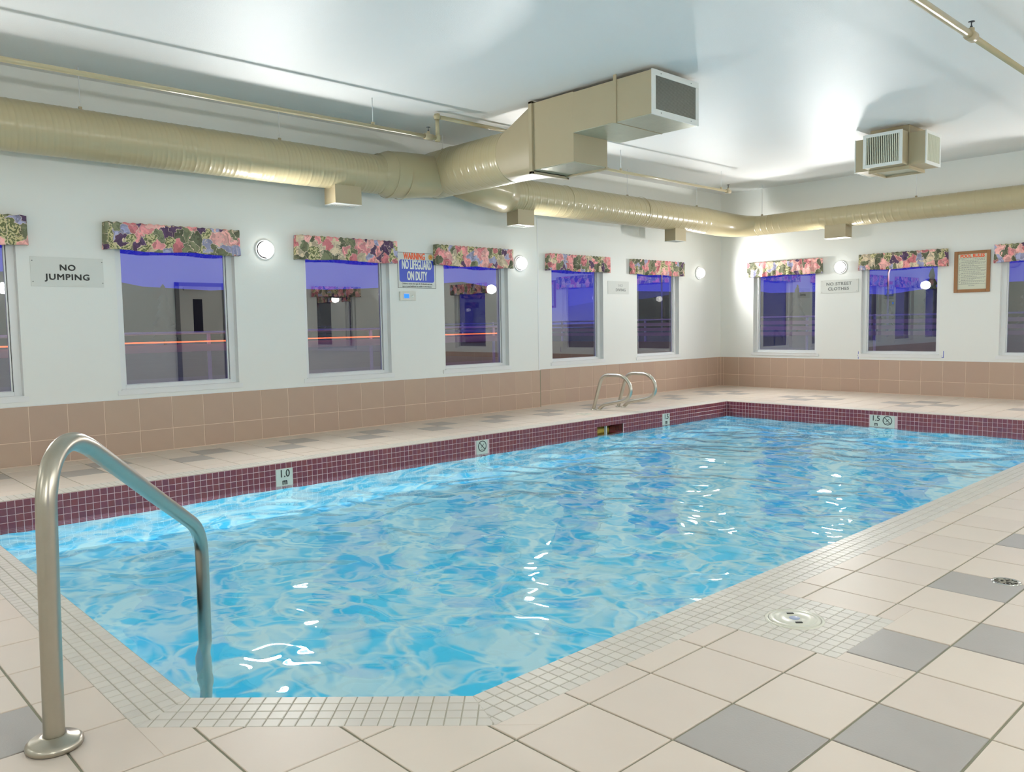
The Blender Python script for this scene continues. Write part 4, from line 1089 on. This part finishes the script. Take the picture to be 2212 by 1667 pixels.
# ================================================================== OUTSIDE
mb = MB()
for b in ((-220, -0.12, -60, 260), (RX + 0.16, 120, -60, 260), (-0.12, RX + 0.16, -60, FY - 0.16), (-0.12, RX + 0.16, 0.2, 260)): mb.box(*b, -0.6, -0.42)
solo(mb.build('ground', M_GRASS), 'dark ground outside the windows', 'ground', kind='structure')
mb = MB(); mb.box(-19, -13, -40, 30, -0.42, -0.40); mb.box(-120, 60, 16.5, 26, -0.42, -0.40); solo(mb.build('road', M_ASPH), 'road outside the windows', 'road', kind='structure')
r1 = empty('guard_rail', (-12, -4, -0.42), 'guard rail outside the left windows with a glowing tube for car light trails', 'guard rail')
mb = MB(); mb.tube([(-12, -22, 1.05), (-12, 6, 1.10)], 0.035, 8); mb.build('top_rail', M_RAILP, r1)
mb = MB(); mb.box(-12.03, -11.99, -22, 6, 0.62, 0.80); mb.build('lower_beam', M_RAILB, r1)
mb = MB(); mb.tube([(-11.95, -22, 0.845), (-11.95, 6, 0.875)], 0.016, 6); o = mb.build('car_trail_tube', M_TRAIL, r1)  # glowing tube added in place of passing car light trails
for k in range(12):
    y = -21 + 2.4 * k; mb = MB(); mb.box(-12.08, -12.03, y - .04, y + .04, -0.42, 1.06); mb.build('post', M_RAILP, r1)
r2 = empty('guard_rail', (-6, 15, -0.42), 'pink lit guard rail with three beams outside the corner windows', 'guard rail')
mb = MB(); mb.tube([(-30, 15, 1.22), (-8, 15, 1.265), (9, 15, 1.24)], 0.03, 8); mb.build('top_rail', M_RAILP, r2)
for z in (1.06, 0.86, 0.66):
    mb = MB(); mb.box(-30, 9, 14.97, 15.01, z - .065, z + .065); mb.build('beam', M_RAILB, r2)
for k in range(17):
    x = -30 + 2.4 * k; mb = MB(); mb.box(x - .035, x + .035, 15.01, 15.07, -0.42, 1.30); mb.build('post', M_RAILP, r2)
mb = MB(); mb.box(-30, -9, 14.2, 14.6, -0.42, 0.36); solo(mb.build('reflection_block', M_REFLECT), 'brown block standing in for a reflection below the guard rail seen through the corner windows', 'wall')  # solid brown block built in place of a window reflection
def street(x, y, h, arm, label):
    t = empty('street_lamp', (x, y, -0.42), label, 'street lamp', 'street lamps by the road')
    mb = MB(); mb.tube([(x, y, -.42), (x, y, h - .5), (x + arm * .06, y, h - .2), (x + arm * .3, y, h), (x + arm, y, h + .1)], 0.085, 10); mb.build('lamp_pole', M_RAILP, t)
    mb = MB(); mb.box(x + arm - .1, x + arm + .5, y - .14, y + .14, h + .04, h + .16); mb.build('lamp_head', M_BRASS, t)
    mb = MB(); mb.box(x + arm, x + arm + .4, y - .1, y + .1, h + .0, h + .04); mb.build('lamp_lens', M_LAMPH, t)
    ld = bpy.data.lights.new('street_bulb', 'POINT'); ld.energy = 260; ld.color = (1.0, 0.55, 0.5); ld.shadow_soft_size = 0.3
    lo = bpy.data.objects.new('street_bulb', ld); lo.location = (arm * 0.6, 0.0, h - 0.3 + 0.42); link(lo, t)
street(-21.4, 60, 5.6, 1.6, 'pale street lamp pole with bent arm seen through the end wall window')
street(-45.4, 60, 7.5, 1.6, 'thin street lamp pole seen through the corner window of the left wall')
street(-9.5, 12.5, 6.5, 1.0, 'added street lamp lighting the guard rail, hidden by the wall corner')  # out of sight, added to light the rail by the corner
street(-9.6, -9.0, 6.5, -1.0, 'added street lamp lighting the left guard rail, hidden by the valances')  # out of sight, added to light the left rail
for nm, pts in (('distant_ridge', [(-106 + 10 * k, 120) for k in range(24)]), ('distant_ridge', [(-115, -90 + 10 * k) for k in range(20)])):
    mb = MB(); vs = []; rg = random.Random(len(pts))
    for k, (x, y) in enumerate(pts):
        h = (6.4 if pts[0][1] > 100 else 8.2) + 1.0 * math.sin(k * .8) + rg.uniform(-.6, .6)
        vs += [(x, y, -0.42), (x, y, h), (x + (12 if y < 119 else 0) * -1, y + (12 if y > 119 else 0), -0.42)]
    fs = []
    for k in range(len(pts) - 1):
        a = 3 * k; fs += [(a, a + 3, a + 4, a + 1), (a + 1, a + 4, a + 5, a + 2)]
    mb.add(vs, fs); solo(mb.build(nm, M_TREE), ('dark wooded ridge beyond the end wall windows' if pts[0][1] > 100 else 'dark wooded ridge beyond the left wall windows'), 'ridge')
rnd = random.Random(5)
def fir(x, y, h, label):
    mb = MB(); prof = []; n = 7
    for k in range(n):
        a = k / n; prof += [(h * .2 * (1 - a) + .1, h * (.12 + .88 * a)), (h * .12 * (1 - a), h * (.12 + .88 * (a + .10)))]
    prof.append((0, h))
    base = len(mb.v); mb.lathe((x, y, -.42), (0, 0, 1), prof, 9)
    mb.v = [(vx + rnd.uniform(-.12, .12) * h * .12, vy + rnd.uniform(-.12, .12) * h * .12, vz) for vx, vy, vz in mb.v]
    t = empty('fir_tree', (x, y, -.42), label, 'tree', 'dark trees beyond the road'); mb.build('crown', M_TREE, t)
    m2 = MB(); m2.tube([(x, y, -.42), (x, y, h * .3)], h * .02, 6); m2.build('trunk', M_TREE, t)
for k in range(18):
    if k < 12: x, y = -60 + k * 5.6 + rnd.uniform(-1.5, 1.5), 78 + rnd.uniform(-6, 10)
    else: x, y = -75 + rnd.uniform(-6, 6), -25 + (k - 12) * 14
    fir(x, y, rnd.uniform(4.4, 7.2), 'dark fir silhouette in the tree line beyond the road')

for o in bpy.data.objects:
    if '_loc' in o: del o['_loc']
